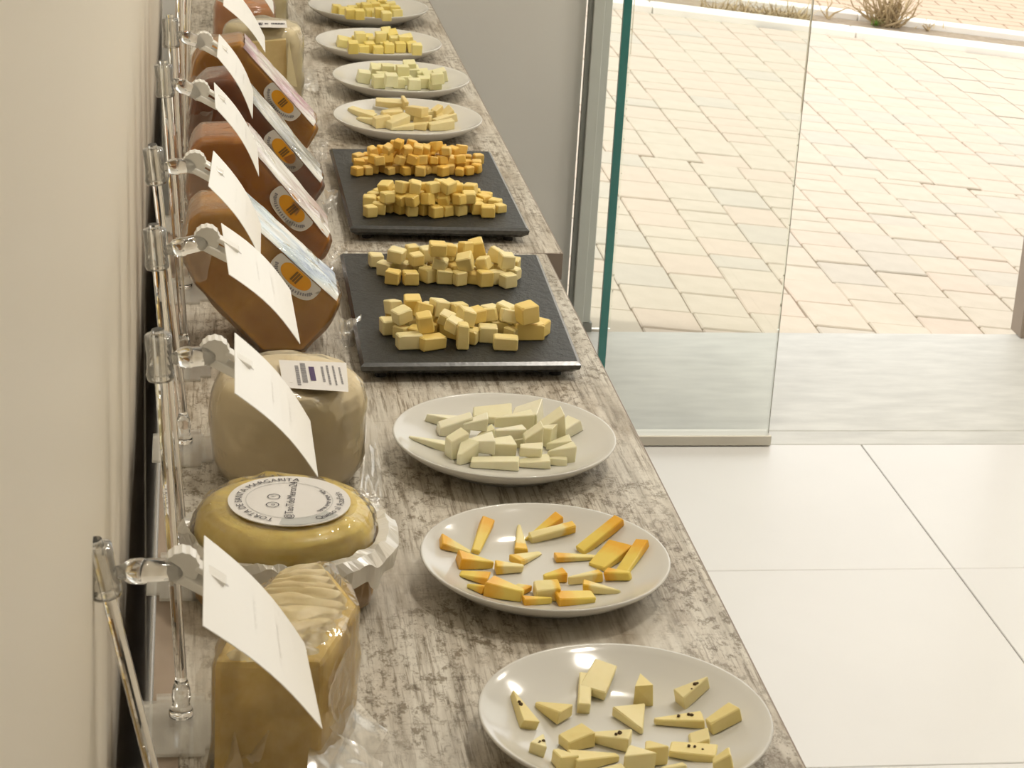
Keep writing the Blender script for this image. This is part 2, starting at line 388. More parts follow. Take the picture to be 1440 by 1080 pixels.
def shrub(px, py, n, H, label, seed, green=0):
    q = random.Random(seed); base = pav_world(px, py, .004); e = empty('dry_shrub', base)
    tag(e, label, 'shrub', 'dry plants between the kerbs')
    bm = bmesh.new()
    for k in range(n):
        a = q.uniform(0, 6.28); el = q.uniform(.55, 1.35); p = Vector((q.uniform(-.05, .05), q.uniform(-.03, .03), 0))*(1 if n > 10 else .03)
        d = Vector((math.cos(a)*math.cos(el), math.sin(a)*math.cos(el)*.6, math.sin(el)))
        L = H*q.uniform(.5, 1); pts = [p]
        for s in range(3): pts.append(pts[-1] + (d+Vector((q.uniform(-.4, .4), q.uniform(-.3, .3), q.uniform(-.3, .3)))).normalized()*L/3)
        r0 = q.uniform(.0025, .006)
        for s in range(3): tube(bm, pts[s], pts[s+1], r0*(1-s*.25), 5, r0*(1-(s+1)*.25))
    obj('stems', bm, M_stem, e)
    bm = bmesh.new()
    for k in range(int(n*2.0)):
        a = q.uniform(0, 6.28); p = Vector((q.uniform(-.06, .06), q.uniform(-.05, .05), q.uniform(0, H*.6)))
        blade(bm, p, Vector((math.cos(a), math.sin(a)*.6, q.uniform(-.2, .8))).normalized(), q.uniform(.03, .08), .003, .4)
    obj('dry_leaves', bm, M_straw, e, recalc=False)
    if green:
        bm = bmesh.new()
        for k in range(green):
            blade(bm, Vector((q.uniform(-.08, -.05), q.uniform(-.06, -.03), .01)), Vector((q.uniform(-.6, .6), q.uniform(-.6, .2), q.uniform(.3, 1))).normalized(), q.uniform(.03, .06), .007, .5)
        obj('green_leaves', bm, M_green, e, recalc=False)
shrub(1248, 37, 70, .24, 'large bare dry shrub with tangled tan stems between the white kerbs', 5, 14)
shrub(1164, 27, 4, .12, 'sparse dark dry twig beside the large bare shrub', 8)
shrub(1306, 44, 6, .07, 'little dead stub of a plant past the large bare shrub', 9)

# --- ceiling lamps of the shop
def lamp(x, y, pw=9.5):
    e = empty('ceiling_light_offscreen', (x, y, CZ)); tag(e, 'small square white LED lamp set flush into the shop ceiling', 'light', 'ceiling LED lamps')
    box('frame', (-.115, -.115, -.02), (.115, .115, -.0005), simple('lamp_frame', (.8, .8, .8), rough=.4), e)
    mm, nt, p, o = MATS.get('lampx') or new_mat('lamp_diffuser')
    MATS['lampx'] = (mm, nt, p, o)
    p.inputs['Emission Color'].default_value = (1, .93, .82, 1); p.inputs['Emission Strength'].default_value = 18
    box('diffuser_offscreen', (-.10, -.10, -.025), (.10, .10, -.0205), mm, e)
    l = bpy.data.lights.new('ceiling_lamp_offscreen', 'AREA'); l.shape = 'SQUARE'; l.size = .20; l.energy = pw; l.color = (1, .93, .82)
    lo = bpy.data.objects.new('ceiling_lamp_offscreen', l); COL.objects.link(lo); lo.parent = e; lo.location = (0, 0, -.03)
for x, y in ((.9, 3.2), (2.2, 3.2), (.9, 1.7), (2.2, 1.7)): lamp(x, y)

# ================================================================== TABLES
def table(name, x0, x1, y0, y1, label, zt=T):
    e = empty(name, (x0, y0, 0)); L = y1-y0; W_ = x1-x0
    tag(e, label, 'table', 'display tables along the wall')
    box('tabletop', (.018, 0, zt-.034), (W_-.0012, L, zt), M_wood, e, .0012)
    box('edge_band', (W_-.0012, .0, zt-.0335), (W_, L, zt-.0012), M_edge, e)
    box('end_band', (.0, -.0012, zt-.0335), (W_, -.0001, zt-.0012), M_edge, e)
    box('added_shade_panel', (.020, .02, .08), (.036, L-.02, zt-.0345), M_edge, e)  # unseen panel, added to block light so the gap at the wall stays dark
    box('back_strip', (0, 0, zt-.034), (.0178, L, zt-.001), simple('back_strip_brown', (.44, .35, .27), (.38, .30, .23), rough=.6), e)
    for yy in (.03, L-.07):
        for xx in (.04, W_-.07): box('leg', (xx, yy, 0), (xx+.04, yy+.04, zt-.0345), M_dark, e)
table('display_table', -.0235, .4165, .55, 2.395, 'weathered grey-brown wood-look table under the torta cheese and the near slate board')
table('display_table', -.0235, .4365, 2.400, 4.06, 'weathered grey-brown wood-look table under the far slate board and four plates')

# ================================================================== PLATES
def plate_profile(Rp):
    s = Rp/.1
    return [(0, .0075), (.050*s, .0078), (.066*s, .0105), (.082*s, .0165), (.094*s, .0232), (.0985*s, .0258), (.1000*s, .0262), (.1005*s, .0250),
            (.0985*s, .0220), (.088*s, .0140), (.072*s, .0065), (.064*s, .0040), (.062*s, 0), (.058*s, 0), (.056*s, .0032), (0, .0035)]
def plate_z(r):                  # inner surface height
    pr = [(0, .0075), (.050, .0078), (.066, .0105), (.082, .0165), (.094, .0232), (.1, .0262)]
    for (a, za), (b, zb) in zip(pr, pr[1:]):
        if r <= b: return za+(zb-za)*(r-a)/(b-a)
    return .0262
plate_me = None; PL = {}
def plate(key, x0, x1, yc, label):
    c = at((x0+x1)/2, yc, .0255); A = at(x0, yc, .0255); B = at(x1, yc, .0255); Rp = (B-A).length/2*1.004
    bm = bmesh.new(); lathe(bm, plate_profile(.1), 72)
    o = obj('plate', bm, M_plate, None, (c.x, c.y, T+.0002), smooth=True); o.scale = (Rp/.1, Rp/.1, 1)
    tag(o, label, 'plate', 'round white plates on the tables'); PL[key] = (Vector((c.x, c.y)), Rp)
    return o
plate(8, 676, 1083, 1003, 'round white plate of pale dark-specked cheese wedges, beside the ridged wedge')
plate(7, 594, 940, 780, 'round white plate of orange-rinded yellow cheese wedges, beside the torta')
plate(6, 555, 864, 610, 'round white plate of glossy white cheese slices, next to the near slate board')
plate(4, 471, 676, 163, 'round white plate of cream cheese sticks, next to the far slate board')
plate(3, 470, 658, 107, 'round white plate of pale cheese cubes, second behind the far slate board')
plate(2, 446, 619, 58, 'round white plate of small yellow cheese chunks, third behind the far slate board')
plate(1, 436, 600, 8, 'round white plate of yellow cheese bits, last one past the far slate board')

# ================================================================== SLATE BOARDS
def board(corners, label):
    P = [at(*c, .020) for c in corners]; c = sum(P, Vector())/4
    e = empty('slate_board', (c.x, c.y, T)); tag(e, label, 'board', 'black slate boards')
    Q = [(p-c) for p in P]
    top = [Vector((q.x*1., q.y*1., .020)) for q in Q]
    def ins(q, d): return Vector((q.x - math.copysign(d, q.x), q.y - math.copysign(d, q.y), 0))
    bm = bmesh.new()
    ring = []
    for (d, z) in ((.0035, .020), (.0, .0172), (.001, .0125), (.008, .0075)):
        ring.append([bm.verts.new(ins(q, d) + Vector((0, 0, z))) for q in Q])
    for a, b in zip(ring, ring[1:]):
        for k in range(4):
            f = bm.faces.new((a[k], a[(k+1) % 4], b[(k+1) % 4], b[k])); f.material_index = 1
    bm.faces.new(ring[0]); bm.faces.new(ring[-1])
    obj('slab', bm, [M_slate, M_slate_edge], e)
    for q in Q:
        f = ins(q, .022); b2 = bmesh.new(); lathe(b2, [(0, 0), (.006, 0), (.0055, .0074), (0, .0074)], 14, (f.x, f.y, .0001)); obj('foot', b2, M_rubber, e)
board([(463, 208), (690, 212), (745, 322), (492, 318)], 'black slate board with orange-yellow cheese cubes, on the far table')
board([(478, 355), (757, 357), (818, 510), (507, 512)], 'black slate board with pale yellow cheese cubes, on the near table')

# ================================================================== CHEESE PIECES
def grad_mat(name, c_in, c_rind, pos=.62, soft=.2, rough=.38):
    m_, nt, p, o = new_mat(name); tc = nt.nodes.new('ShaderNodeTexCoord'); sx = nt.nodes.new('ShaderNodeSeparateXYZ')
    nt.links.new(tc.outputs['Generated'], sx.inputs[0])
    n = noise_out(nt, tc.outputs['Object'], 150, 3)
    ad = nd(nt, 'ShaderNodeMath', _operation='MULTIPLY_ADD'); ad.inputs[1].default_value = .35; nt.links.new(n, ad.inputs[0]); nt.links.new(sx.outputs[0], ad.inputs[2])
    nt.links.new(ramp(nt, ad.outputs[0], [(pos, c_in), (min(1, pos+soft), c_rind)]), p.inputs['Base Color'])
    p.inputs['Roughness'].default_value = rough; p.inputs['Subsurface Weight'].default_value = .12; p.inputs['Subsurface Radius'].default_value = (.006, .004, .002); p.inputs['Subsurface Scale'].default_value = 1
    return m_
def cheese(name, c1, c2, rough=.42): return simple(name, c1, c2, rough=rough, nscale=90, bump_s=.12, bscale=220, bdist=.0006, sss=.12)
C_white = [cheese('cheese_white_a', (.86, .82, .58), (.83, .78, .52), .25), cheese('cheese_white_b', (.88, .85, .66), (.85, .81, .60), .25)]
C_pale = [cheese('cheese_pale_a', (.86, .73, .33), (.82, .68, .27)), cheese('cheese_pale_b', (.87, .77, .42), (.84, .73, .36))]
C_pcube = [cheese('cheese_cube_a', (.87, .72, .32), (.84, .68, .27)), cheese('cheese_cube_b', (.88, .77, .42), (.86, .74, .37)), cheese('cheese_cube_c', (.87, .66, .22), (.84, .63, .19))]
C_gold = [cheese('cheese_gold_a', (.87, .64, .18), (.84, .60, .15)), cheese('cheese_gold_b', (.88, .70, .26), (.86, .67, .22))]
C_orange = [cheese('cheese_orange_a', (.87, .55, .11), (.84, .51, .09)), cheese('cheese_orange_b', (.88, .62, .19), (.86, .58, .15))]
C_stick = [cheese('cheese_stick_a', (.82, .72, .40), (.78, .66, .33)), cheese('cheese_stick_b', (.83, .69, .34), (.80, .64, .28))]
C_lemon = [cheese('cheese_lemon_a', (.83, .80, .52), (.79, .76, .44)), cheese('cheese_lemon_b', (.82, .78, .46), (.78, .74, .40))]
C_yel = [cheese('cheese_yellow_a', (.85, .70, .22), (.82, .66, .17)), cheese('cheese_yellow_b', (.86, .75, .33), (.83, .72, .26))]
C_saff = [grad_mat('saffron_rind_a', (.86, .73, .28), (.86, .47, .04), .72, .35), grad_mat('saffron_rind_b', (.86, .75, .36), (.86, .55, .06), .85, .35), grad_mat('saffron_rind_c', (.86, .66, .13), (.85, .45, .03), .62, .45)]
def piece(name, c, ang, L, W0, W1, H0, H1, mat, label, cat, group, tilt=(0, 0), z=0, bev=.0007, skew=0, adj=''):
    """cut piece: plan tapers from W0 (at -x) to W1 (at +x), height from H0 to H1"""
    q = random.Random(int(c.x*1e5) ^ int(c.y*1e5)); j = lambda: q.uniform(-.0007, .0007)
    pts = []
    for sx, Wd, Hh in ((-1, W0, H0), (1, W1, H1)):
        for sy in (-1, 1):
            for top in (0, 1):
                pts.append(Vector((sx*L/2+j()+(skew*top), sy*Wd/2+j(), Hh*top+(j() if top else 0))))
    bm = hull(pts, bev, 1)
    o = obj(name, bm, mat, None, (c.x, c.y, z)); o.rotation_euler = (tilt[0], tilt[1], ang)
    tag(o, adj+label, cat, group); return o
def on_plate(key, off, sc, lst, mats, label, group, name='cheese_wedge', W=.012, H=.010, cat='cheese', specks=None, hv=.25, wk=1):
    cen, Rp = PL[key]; q = random.Random(key*11); out = []
    for i, it in enumerate(lst):
        (ax, ay), (bx_, by) = it[0], it[1]; o_ = it[2] if len(it) > 2 else {}
        hh0 = o_.get('h', H); zc = .012
        for _ in range(4):
            c = at(off[0]+(ax+bx_)/2/sc, off[1]+(ay+by)/2/sc, zc + hh0*.5 + o_.get('up', 0))
            zc = plate_z(min(.098, (c.xy-cen).length*.1/Rp))
        a = at(off[0]+ax/sc, off[1]+ay/sc, zc+hh0*.5+o_.get('up', 0)); b = at(off[0]+bx_/sc, off[1]+by/sc, zc+hh0*.5+o_.get('up', 0))
        d = b-a; d.z = 0; cot = (CAM.z-T)/c.y; cut = min(abs(d.y)*.45, hh0*.6/cot)
        d.y -= math.copysign(cut, d.y); L = max(.013, min(d.length, .046))
        rad = (c.xy-cen).length; lift = o_.get('up', 0)
        dirn = (c.xy-cen); sl = 0
        z0 = T + plate_z(min(.098, rad*.1/Rp)) + lift
        ang = math.atan2(d.y, d.x)
        # lie on the curved rim: tilt towards the plate centre
        tl = (0, 0)
        if rad > .055:
            slope = math.atan((plate_z(min(.098, (rad+.008)*.1/Rp))-plate_z((rad-.008)*.1/Rp))/.016)
            rel = math.atan2(dirn.y, dirn.x)-ang
            slope = min(slope, .38); tl = (slope*math.sin(rel), -slope*math.cos(rel))
        w = wk*o_.get('w', W)*q.uniform(1-hv, 1+hv); h = wk*o_.get('h', H)*q.uniform(1-hv, 1+hv); tp = o_.get('t', q.choice((.15, .3, .6)))
        o = piece(name, Vector((c.x, c.y, 0)), ang, L, w*tp, w, h*o_.get('h0', q.uniform(.35, .95)), h, o_.get('m', q.choice(mats)), label, cat, group, tl, z0+.0006, adj=('' if 'cube' in name or 'chunk' in name or 'bit' in name else 'long slim ' if L > 2.4*w else 'broad stubby ' if L < 1.35*w else '')+('raised ' if lift > .004 else ''))
        out.append(o)
    return out
# plate 8
L8 = [((175, 285), (265, 430), {'s': 1}), ((290, 320), (430, 410), {'w': .017}), ((500, 205), (505, 370), {'w': .009, 't': 1}), ((590, 165), (545, 285), {'w': .026, 't': .9, 'up': .002}),
      ((740, 205), (780, 330), {'w': .02, 'h': .017, 't': .1}), ((1058, 255), (938, 315), {'s': 1, 'w': .016}), ((765, 470), (690, 345), {'w': .024, 't': .1}),
      ((815, 405), (1030, 410), {'s': 1, 'w': .016, 't': .3}), ((1070, 440), (1180, 385), {'w': .016, 't': .8}), ((975, 485), (1052, 492), {'w': .015, 't': 1}),
      ((420, 510), (522, 460), {'w': .02, 't': .8, 'h': .015}), ((530, 465), (712, 525), {'s': 1, 'w': .015, 't': .4}), ((312, 455), (297, 575), {'s': 1, 'w': .016, 't': .2}),
      ((365, 535), (440, 620), {'w': .02, 'h': .015}), ((650, 548), (455, 615), {'w': .016, 't': .3}), ((775, 485), (835, 605), {'w': .019, 'h': .015, 't': .2}),
      ((878, 515), (1092, 575), {'s': 1, 'w': .018, 't': .8}), ((695, 535), (755, 640), {'w': .022, 'h': .016, 't': .1}), ((1080, 600), (1165, 605), {'w': .016, 't': .8}),
      ((560, 655), (680, 648), {'t': .6}), ((850, 655), (960, 645), {'t': .5})]
pcs = on_plate(8, (660, 880), 3.13, L8, C_pale, 'pale yellow cheese wedge lying loose on the plate beside the ridged wedge', 'pale wedges on the plate beside the ridged wedge', W=.014, H=.0105, wk=.88)
M_speck = simple('speck_dark', (.10, .055, .02), (.05, .03, .012), rough=.8, nscale=300)
for o, it in zip(pcs, L8):
    if len(it) > 2 and it[2].get('s'):
        o['label'] = o['label'].replace('lying loose', 'with dark specks')
        q = random.Random(int(o.location.x*1e6)); zs = max(v.co.z for v in o.data.vertices); xsz = max(v.co.x for v in o.data.vertices)
        for k in range(q.choice((2, 3))):
            x = q.uniform(-.4, .75)*xsz
            bm = bmesh.new(); bmesh.ops.create_icosphere(bm, subdivisions=1, radius=q.uniform(.0009, .0019))
            obj('speck', bm, M_speck, o, (x, q.uniform(-.002, .002), zs*.90))
# plate 7
L7 = [((315, 290), (140, 290), {'w': .015, 't': .3}), ((340, 310), (390, 165), {'w': .016}), ((610, 220), (780, 130), {'m': C_saff[2]}), ((630, 250), (855, 200), {'w': .011, 't': .9}),
      ((560, 185), (585, 320), {'w': .016, 't': .2, 'm': C_saff[1]}), ((680, 300), (550, 385), {'w': .018, 't': .2, 'm': C_saff[1]}), ((590, 410), (445, 410), {'w': .013, 't': .4, 'm': C_saff[1]}),
      ((900, 270), (1112, 170), {'w': .017, 't': .9}), ((985, 340), (762, 350), {'w': .015, 't': .4}), ((990, 395), (1110, 300), {'w': .024, 't': .7, 'm': C_saff[2]}), ((1125, 415), (1230, 290), {'w': .013, 't': .9}),
      ((1172, 478), (1030, 420), {'w': .017, 't': .4}), ((430, 360), (240, 370), {'w': .022, 't': .2, 'm': C_saff[2], 'h': .014}), ((250, 430), (405, 462), {'w': .017, 't': .6}), ((285, 490), (385, 532), {'w': .014}),
      ((590, 562), (400, 495), {'w': .024, 't': .3, 'm': C_saff[2], 'h': .014}), ((530, 490), (612, 540), {'w': .016, 't': 1, 'm': C_saff[0]}), ((700, 465), (812, 445), {'w': .013, 'm': C_saff[2]}),
      ((650, 512), (785, 515), {'w': .019, 't': 1, 'h': .017, 'm': C_saff[1]}), ((835, 490), (1000, 445), {'w': .013, 't': .3, 'm': C_saff[1]}), ((1112, 545), (905, 500), {'w': .015, 't': .25, 'm': C_saff[1]}),
      ((740, 575), (590, 582), {'w': .014, 'm': C_saff[2]}), ((965, 560), (770, 582), {'w': .016, 't': .8})]
on_plate(7, (580, 690), 3.789, L7, C_saff, 'yellow cheese wedge with saffron-orange rind on the plate beside the torta', 'saffron wedges on the plate beside the torta', W=.011, H=.0085, wk=.82)
# plate 6
L6 = [((240, 255), (480, 250), {'w': .015}), ((320, 295), (500, 285), {'w': .016, 'h': .018, 't': .9}), ((470, 270), (615, 275), {'w': .018, 'h': .013, 'up': .009}), ((530, 210), (755, 222), {'w': .02}),
      ((660, 262), (885, 262), {'w': .016, 'h': .013, 'up': .006}), ((765, 200), (940, 245), {'w': .024, 'h': .020, 't': .7}), ((930, 300), (1080, 300), {'w': .020, 'h': .022, 't': .8}), ((1060, 330), (1145, 275), {'w': .016, 'h': .012}),
      ((140, 365), (385, 390), {'w': .014, 't': .3}), ((385, 420), (480, 390), {'w': .016, 'h': .023, 't': .9}), ((480, 400), (655, 400), {'w': .02, 'h': .013, 'up': .007}), ((640, 435), (772, 430), {'w': .02, 'h': .013}),
      ((660, 345), (838, 325), {'w': .018, 'h': .012, 'up': .007}), ((705, 385), (845, 370), {'w': .018}), ((835, 370), (935, 370), {'w': .014, 'h': .026, 't': 1}), ((935, 345), (1005, 370), {'w': .017, 'h': .017}),
      ((515, 490), (805, 520), {'w': .015, 't': .8}), ((745, 495), (985, 500), {'w': .016}), ((805, 430), (945, 445), {'w': .016, 'up': .006}), ((975, 465), (1135, 460), {'w': .016, 'h': .015}),
      ((970, 400), (1112, 400), {'w': .02}), ((450, 485), (510, 410), {'w': .016, 'h': .02}), ((555, 350), (650, 345), {'w': .014}), ((960, 500), (1090, 505), {'w': .012, 'h': .007})]
on_plate(6, (540, 530), 4.235, L6, C_white, 'glossy white cheese slice heaped on the plate by the near slate', 'white slices on the plate by the near slate board', name='cheese_slice', W=.015, H=.011)
# plate 4
L4 = [((275, 612), (425, 650), {}), ((330, 650), (440, 685), {}), ((425, 690), (505, 680), {'h': .016}), ((500, 700), (600, 675), {'w': .022, 'h': .017}), ((515, 714), (645, 712), {'h': .009}),
      ((600, 690), (725, 715), {}), ((735, 705), (868, 695), {'w': .02, 'h': .016}), ((770, 680), (885, 660), {'h': .015}), ((615, 605), (715, 650), {'up': .012}), ((430, 582), (605, 592), {'up': .008}),
      ((580, 548), (612, 602), {'w': .006, 'up': .016}), ((700, 620), (755, 665), {'w': .016}), ((768, 625), (808, 612), {'w': .014, 'h': .016}), ((815, 628), (875, 625), {'w': .018, 'h': .018}), ((650, 672), (745, 690), {}),
      ((480, 645), (570, 630), {'w': .018}), ((335, 592), (425, 588), {'h': .008}), ((665, 590), (725, 600), {}), ((560, 640), (660, 660), {}), ((470, 660), (580, 655), {'up': .006}), ((780, 660), (850, 655), {})]
on_plate(4, (420, 0), 4, [(a, b, dict({'t': 1}, **d)) for a, b, d in L4], C_stick, 'cream cheese stick on the plate next to the far slate board', 'cheese sticks on the plate next to the far slate board', name='cheese_stick', W=.014, H=.012)
def cubes_on_plate(key, off, sc, pts, mats, label, group, s, name):
    l = []
    for i, (x, y) in enumerate(pts): l.append(((x-s*1.0, y+8), (x+s*1.0, y+8), {'t': 1, 'w': .019, 'h0': 1, 'up': .010 if i % 4 == 3 else 0}))
    on_plate(key, off, sc, l, mats, label, group, name=name, W=.018, H=.016, hv=.18)
cubes_on_plate(3, (420, 0), 4, [(360, 425), (430, 400), (470, 440), (500, 385), (545, 378), (600, 440), (560, 455), (625, 368), (645, 405), (700, 410), (742, 378), (782, 435), (765, 465), (805, 405), (650, 468), (520, 445), (450, 455), (705, 455), (480, 378), (585, 400), (740, 425)],
               C_lemon, 'pale lemon-white cheese cube on the second plate behind the far slate board', 'cheese cubes on the second plate behind the far slate board', 34, 'cheese_cube')
cubes_on_plate(2, (420, 0), 4, [(240, 225), (280, 228), (330, 235), (305, 260), (365, 265), (390, 212), (420, 235), (460, 208), (495, 200), (480, 245), (540, 235), (590, 212), (620, 225), (570, 258), (640, 255), (662, 270), (505, 262), (445, 270), (395, 258), (345, 212), (530, 208)],
               C_yel, 'small yellow cheese chunk on the third plate behind the far slate board', 'cheese chunks on the third plate behind the far slate board', 28, 'cheese_chunk')
cubes_on_plate(1, (420, 0), 4, [(210, 48), (250, 62), (300, 48), (340, 72), (380, 45), (402, 72), (430, 35), (452, 62), (482, 45), (520, 35), (540, 62), (492, 78), (442, 85), (350, 35), (560, 78), (290, 70), (410, 22), (470, 22)],
               C_yel, 'yellow cheese bit on the last plate past the far slate board', 'cheese bits on the last plate past the far slate board', 26, 'cheese_bit')

# heaps of cubes on the slate boards
def heap(off, sc, items, s, mats, label, group, seed, z0=.0206):
    q = random.Random(seed); P = []
    for it in items:
        x, y, lay = it[:3]; o_ = it[3] if len(it) > 3 else {}
        sz = s*o_.get('s', q.uniform(.9, 1.1)); zc = z0 + lay*s*.93
        p = at(off[0]+x/sc, off[1]+y/sc, zc+sz*.5); P.append([p.x, p.y, lay, sz, o_])
    for _ in range(60):          # push neighbours of one layer apart
        for i in range(len(P)):
            for j in range(i):
                if abs(P[i][2]-P[j][2]) > .6: continue
                dx, dy = P[i][0]-P[j][0], P[i][1]-P[j][1]; dd = math.hypot(dx, dy) or 1e-5; mn = (P[i][3]+P[j][3])/2*1.13
                if dd < mn:
                    k = (mn-dd)/dd*.25; P[i][0] += dx*k; P[i][1] += dy*k; P[j][0] -= dx*k; P[j][1] -= dy*k
    for x, y, lay, sz, o_ in P:
        l, w_, h = o_.get('l', 1)*sz*q.uniform(.92, 1.12), sz*q.uniform(.9, 1.08)*o_.get('w', 1), sz*q.uniform(.88, 1.05)*o_.get('h', 1)
        tl = (q.uniform(-.3, .3), q.uniform(-.3, .3)) if lay else (0, 0)
        piece('cheese_cube', Vector((x, y, 0)), o_.get('a', q.uniform(-.75, .75)), l, w_*q.uniform(.85, 1), w_, h, h*q.uniform(.92, 1), q.choice(mats), label, 'cheese', group, tl, T+z0+lay*sz*.93+(.0016 if lay else 0), .0011, adj='elongated ' if o_.get('l', 1) > 1.4 else 'upright ' if o_.get('h', 1) > 1.2 else ('', 'second-layer ', 'top-layer ', 'topmost ')[int(lay)])
H3 = [(305, 155, 0), (350, 195, 0), (385, 235, 0), (470, 240, 0), (415, 150, 0), (440, 190, 0), (555, 225, 0), (635, 235, 0), (705, 242, 0), (775, 238, 0), (822, 250, 0, {'h': 1.25, 'a': .3}), (880, 238, 0), (938, 252, 0), (968, 218, 0), (960, 178, 0),
      (900, 198, 0), (520, 195, 0), (590, 195, 0), (670, 200, 0), (740, 205, 0), (820, 205, 0), (480, 160, 0), (550, 160, 0), (700, 160, 0), (770, 160, 0), (840, 160, 0), (620, 150, 0), (880, 145, 0),
      (610, 172, 1), (745, 172, 1), (500, 152, 1), (400, 140, 1), (560, 130, 1), (660, 135, 1), (800, 115, 1, {'s': 1.2}), (870, 138, 1), (830, 175, 1), (650, 100, 2), (600, 115, 2), (735, 95, 2), (700, 125, 1), (480, 118, 1), (930, 165, 1)]
heap((440, 320), 3.4286, H3, .0150, C_pcube, 'pale yellow cheese cube in the near slate heap beside the table joint', 'cubes by the table joint on the near slate board', 21)
H4 = [(380, 475, 0), (400, 430, 0), (430, 495, 0), (465, 540, 0, {'l': 1.5, 'a': .2}), (575, 550, 0, {'l': 2, 'a': .45}), (500, 495, 0), (520, 440, 0), (560, 480, 0), (605, 475, 0), (620, 430, 0), (660, 485, 0, {'l': 1.5}), (690, 445, 0), (720, 545, 0, {'h': 1.7, 'w': .8, 'l': .75, 'a': 0}),
      (770, 515, 0), (745, 465, 0), (780, 435, 0), (830, 510, 0, {'s': 1.1}), (850, 445, 0), (905, 485, 0), (930, 445, 0), (930, 550, 0, {'l': 1.7, 'h': .95, 'a': -.1}), (950, 505, 0), (1040, 495, 0, {'l': 1.8, 'h': 1.1, 'a': .05}), (1095, 480, 0), (1010, 460, 0), (860, 410, 0), (560, 395, 0), (440, 445, 0), (480, 455, 0),
      (435, 425, 1), (405, 388, 1), (475, 385, 1, {'s': 1.15}), (548, 465, 1, {'h': 1.35, 'a': .1}), (520, 405, 1), (600, 400, 1), (705, 410, 1), (690, 460, 1), (780, 430, 1), (925, 405, 1), (860, 425, 1), (1012, 430, 1, {'s': 1.25}), (950, 430, 1), (640, 430, 1), (740, 440, 1)]
heap((440, 320), 3.4286, H4, .0152, C_pcube, 'pale yellow cheese cube in the near board heap beside the white-slices plate', 'cubes by the white-slices plate on the near slate board', 22)
def auto(x0, x1, yf, yb, n0, n1, n2, seed):
    q = random.Random(seed); out = []
    for lay, n, sh in ((0, n0, 0), (1, n1, .12), (2, n2, .25)):
        rows = 3 if lay == 0 else (2 if lay == 1 else 1)
        for k in range(n):
            r_ = k % rows; t = (k//rows+.5)/(n/rows); t = sh+(1-2*sh)*t
            yy = yf+(yb-yf)*((r_+.3)/rows) - lay*0; out.append((x0+(x1-x0)*t+q.uniform(-12, 12), yy - lay*40+q.uniform(-6, 6), lay))
    return out
heap((420, 180), 3.4286, auto(275, 865, 208, 125, 48, 24, 8, 1)+[(480, 72, 3)], .0121, C_orange, 'orange-yellow cheese cube in the deeper orange heap on the far slate board', 'orange cubes on the far slate board', 23)
heap((420, 180), 3.4286, auto(345, 905, 395, 305, 42, 22, 8, 2)+[(945, 362, 0), (968, 382, 0)], .0136, C_gold, 'golden yellow cheese cube in the lighter heap on the far slate board', 'golden cubes on the far slate board', 24)

# ================================================================== WRAPPED CHEESES
def film_child(parent, bm_src, d, amp, sc, mat=None, seed=0, loc=None, cuts=3, name='film_wrap'):
    b2 = inflate(bm_src, d, amp, sc, cuts, seed)
    for v in b2.verts: v.co.z = max(v.co.z, .0006)
    return obj(name, b2, mat or M_film, parent, loc)
def sheet(name, pts, mat, parent, loc, n=16, amp=.004, seed=0, th=True):
    """crumpled thin sheet through four world corners (bilinear)"""
    A, B, C, D = [Vector(p) for p in pts]; bm = bmesh.new(); g = []
    for i in range(n+1):
        row = []
        for j in range(n+1):
            u, v = i/n, j/n; p = (A*(1-u)+B*u)*(1-v)+(D*(1-u)+C*u)*v
            k = noise.noise(Vector((u*2.3+seed, v*2.3, seed*1.7)))+.28*noise.noise(Vector((u*6+seed, v*6, 3)))
            row.append(bm.verts.new(p-Vector(loc)+Vector((k*amp*.4, k*amp*.4, abs(k)*amp*1.5))))
        g.append(row)
    for i in range(n):
        for j in range(n): bm.faces.new((g[i][j], g[i+1][j], g[i+1][j+1], g[i][j+1]))
    for v in bm.verts: v.co.z = max(v.co.z, T+.0008-loc[2])
    return obj(name, bm, mat, parent, smooth=True, recalc=False)
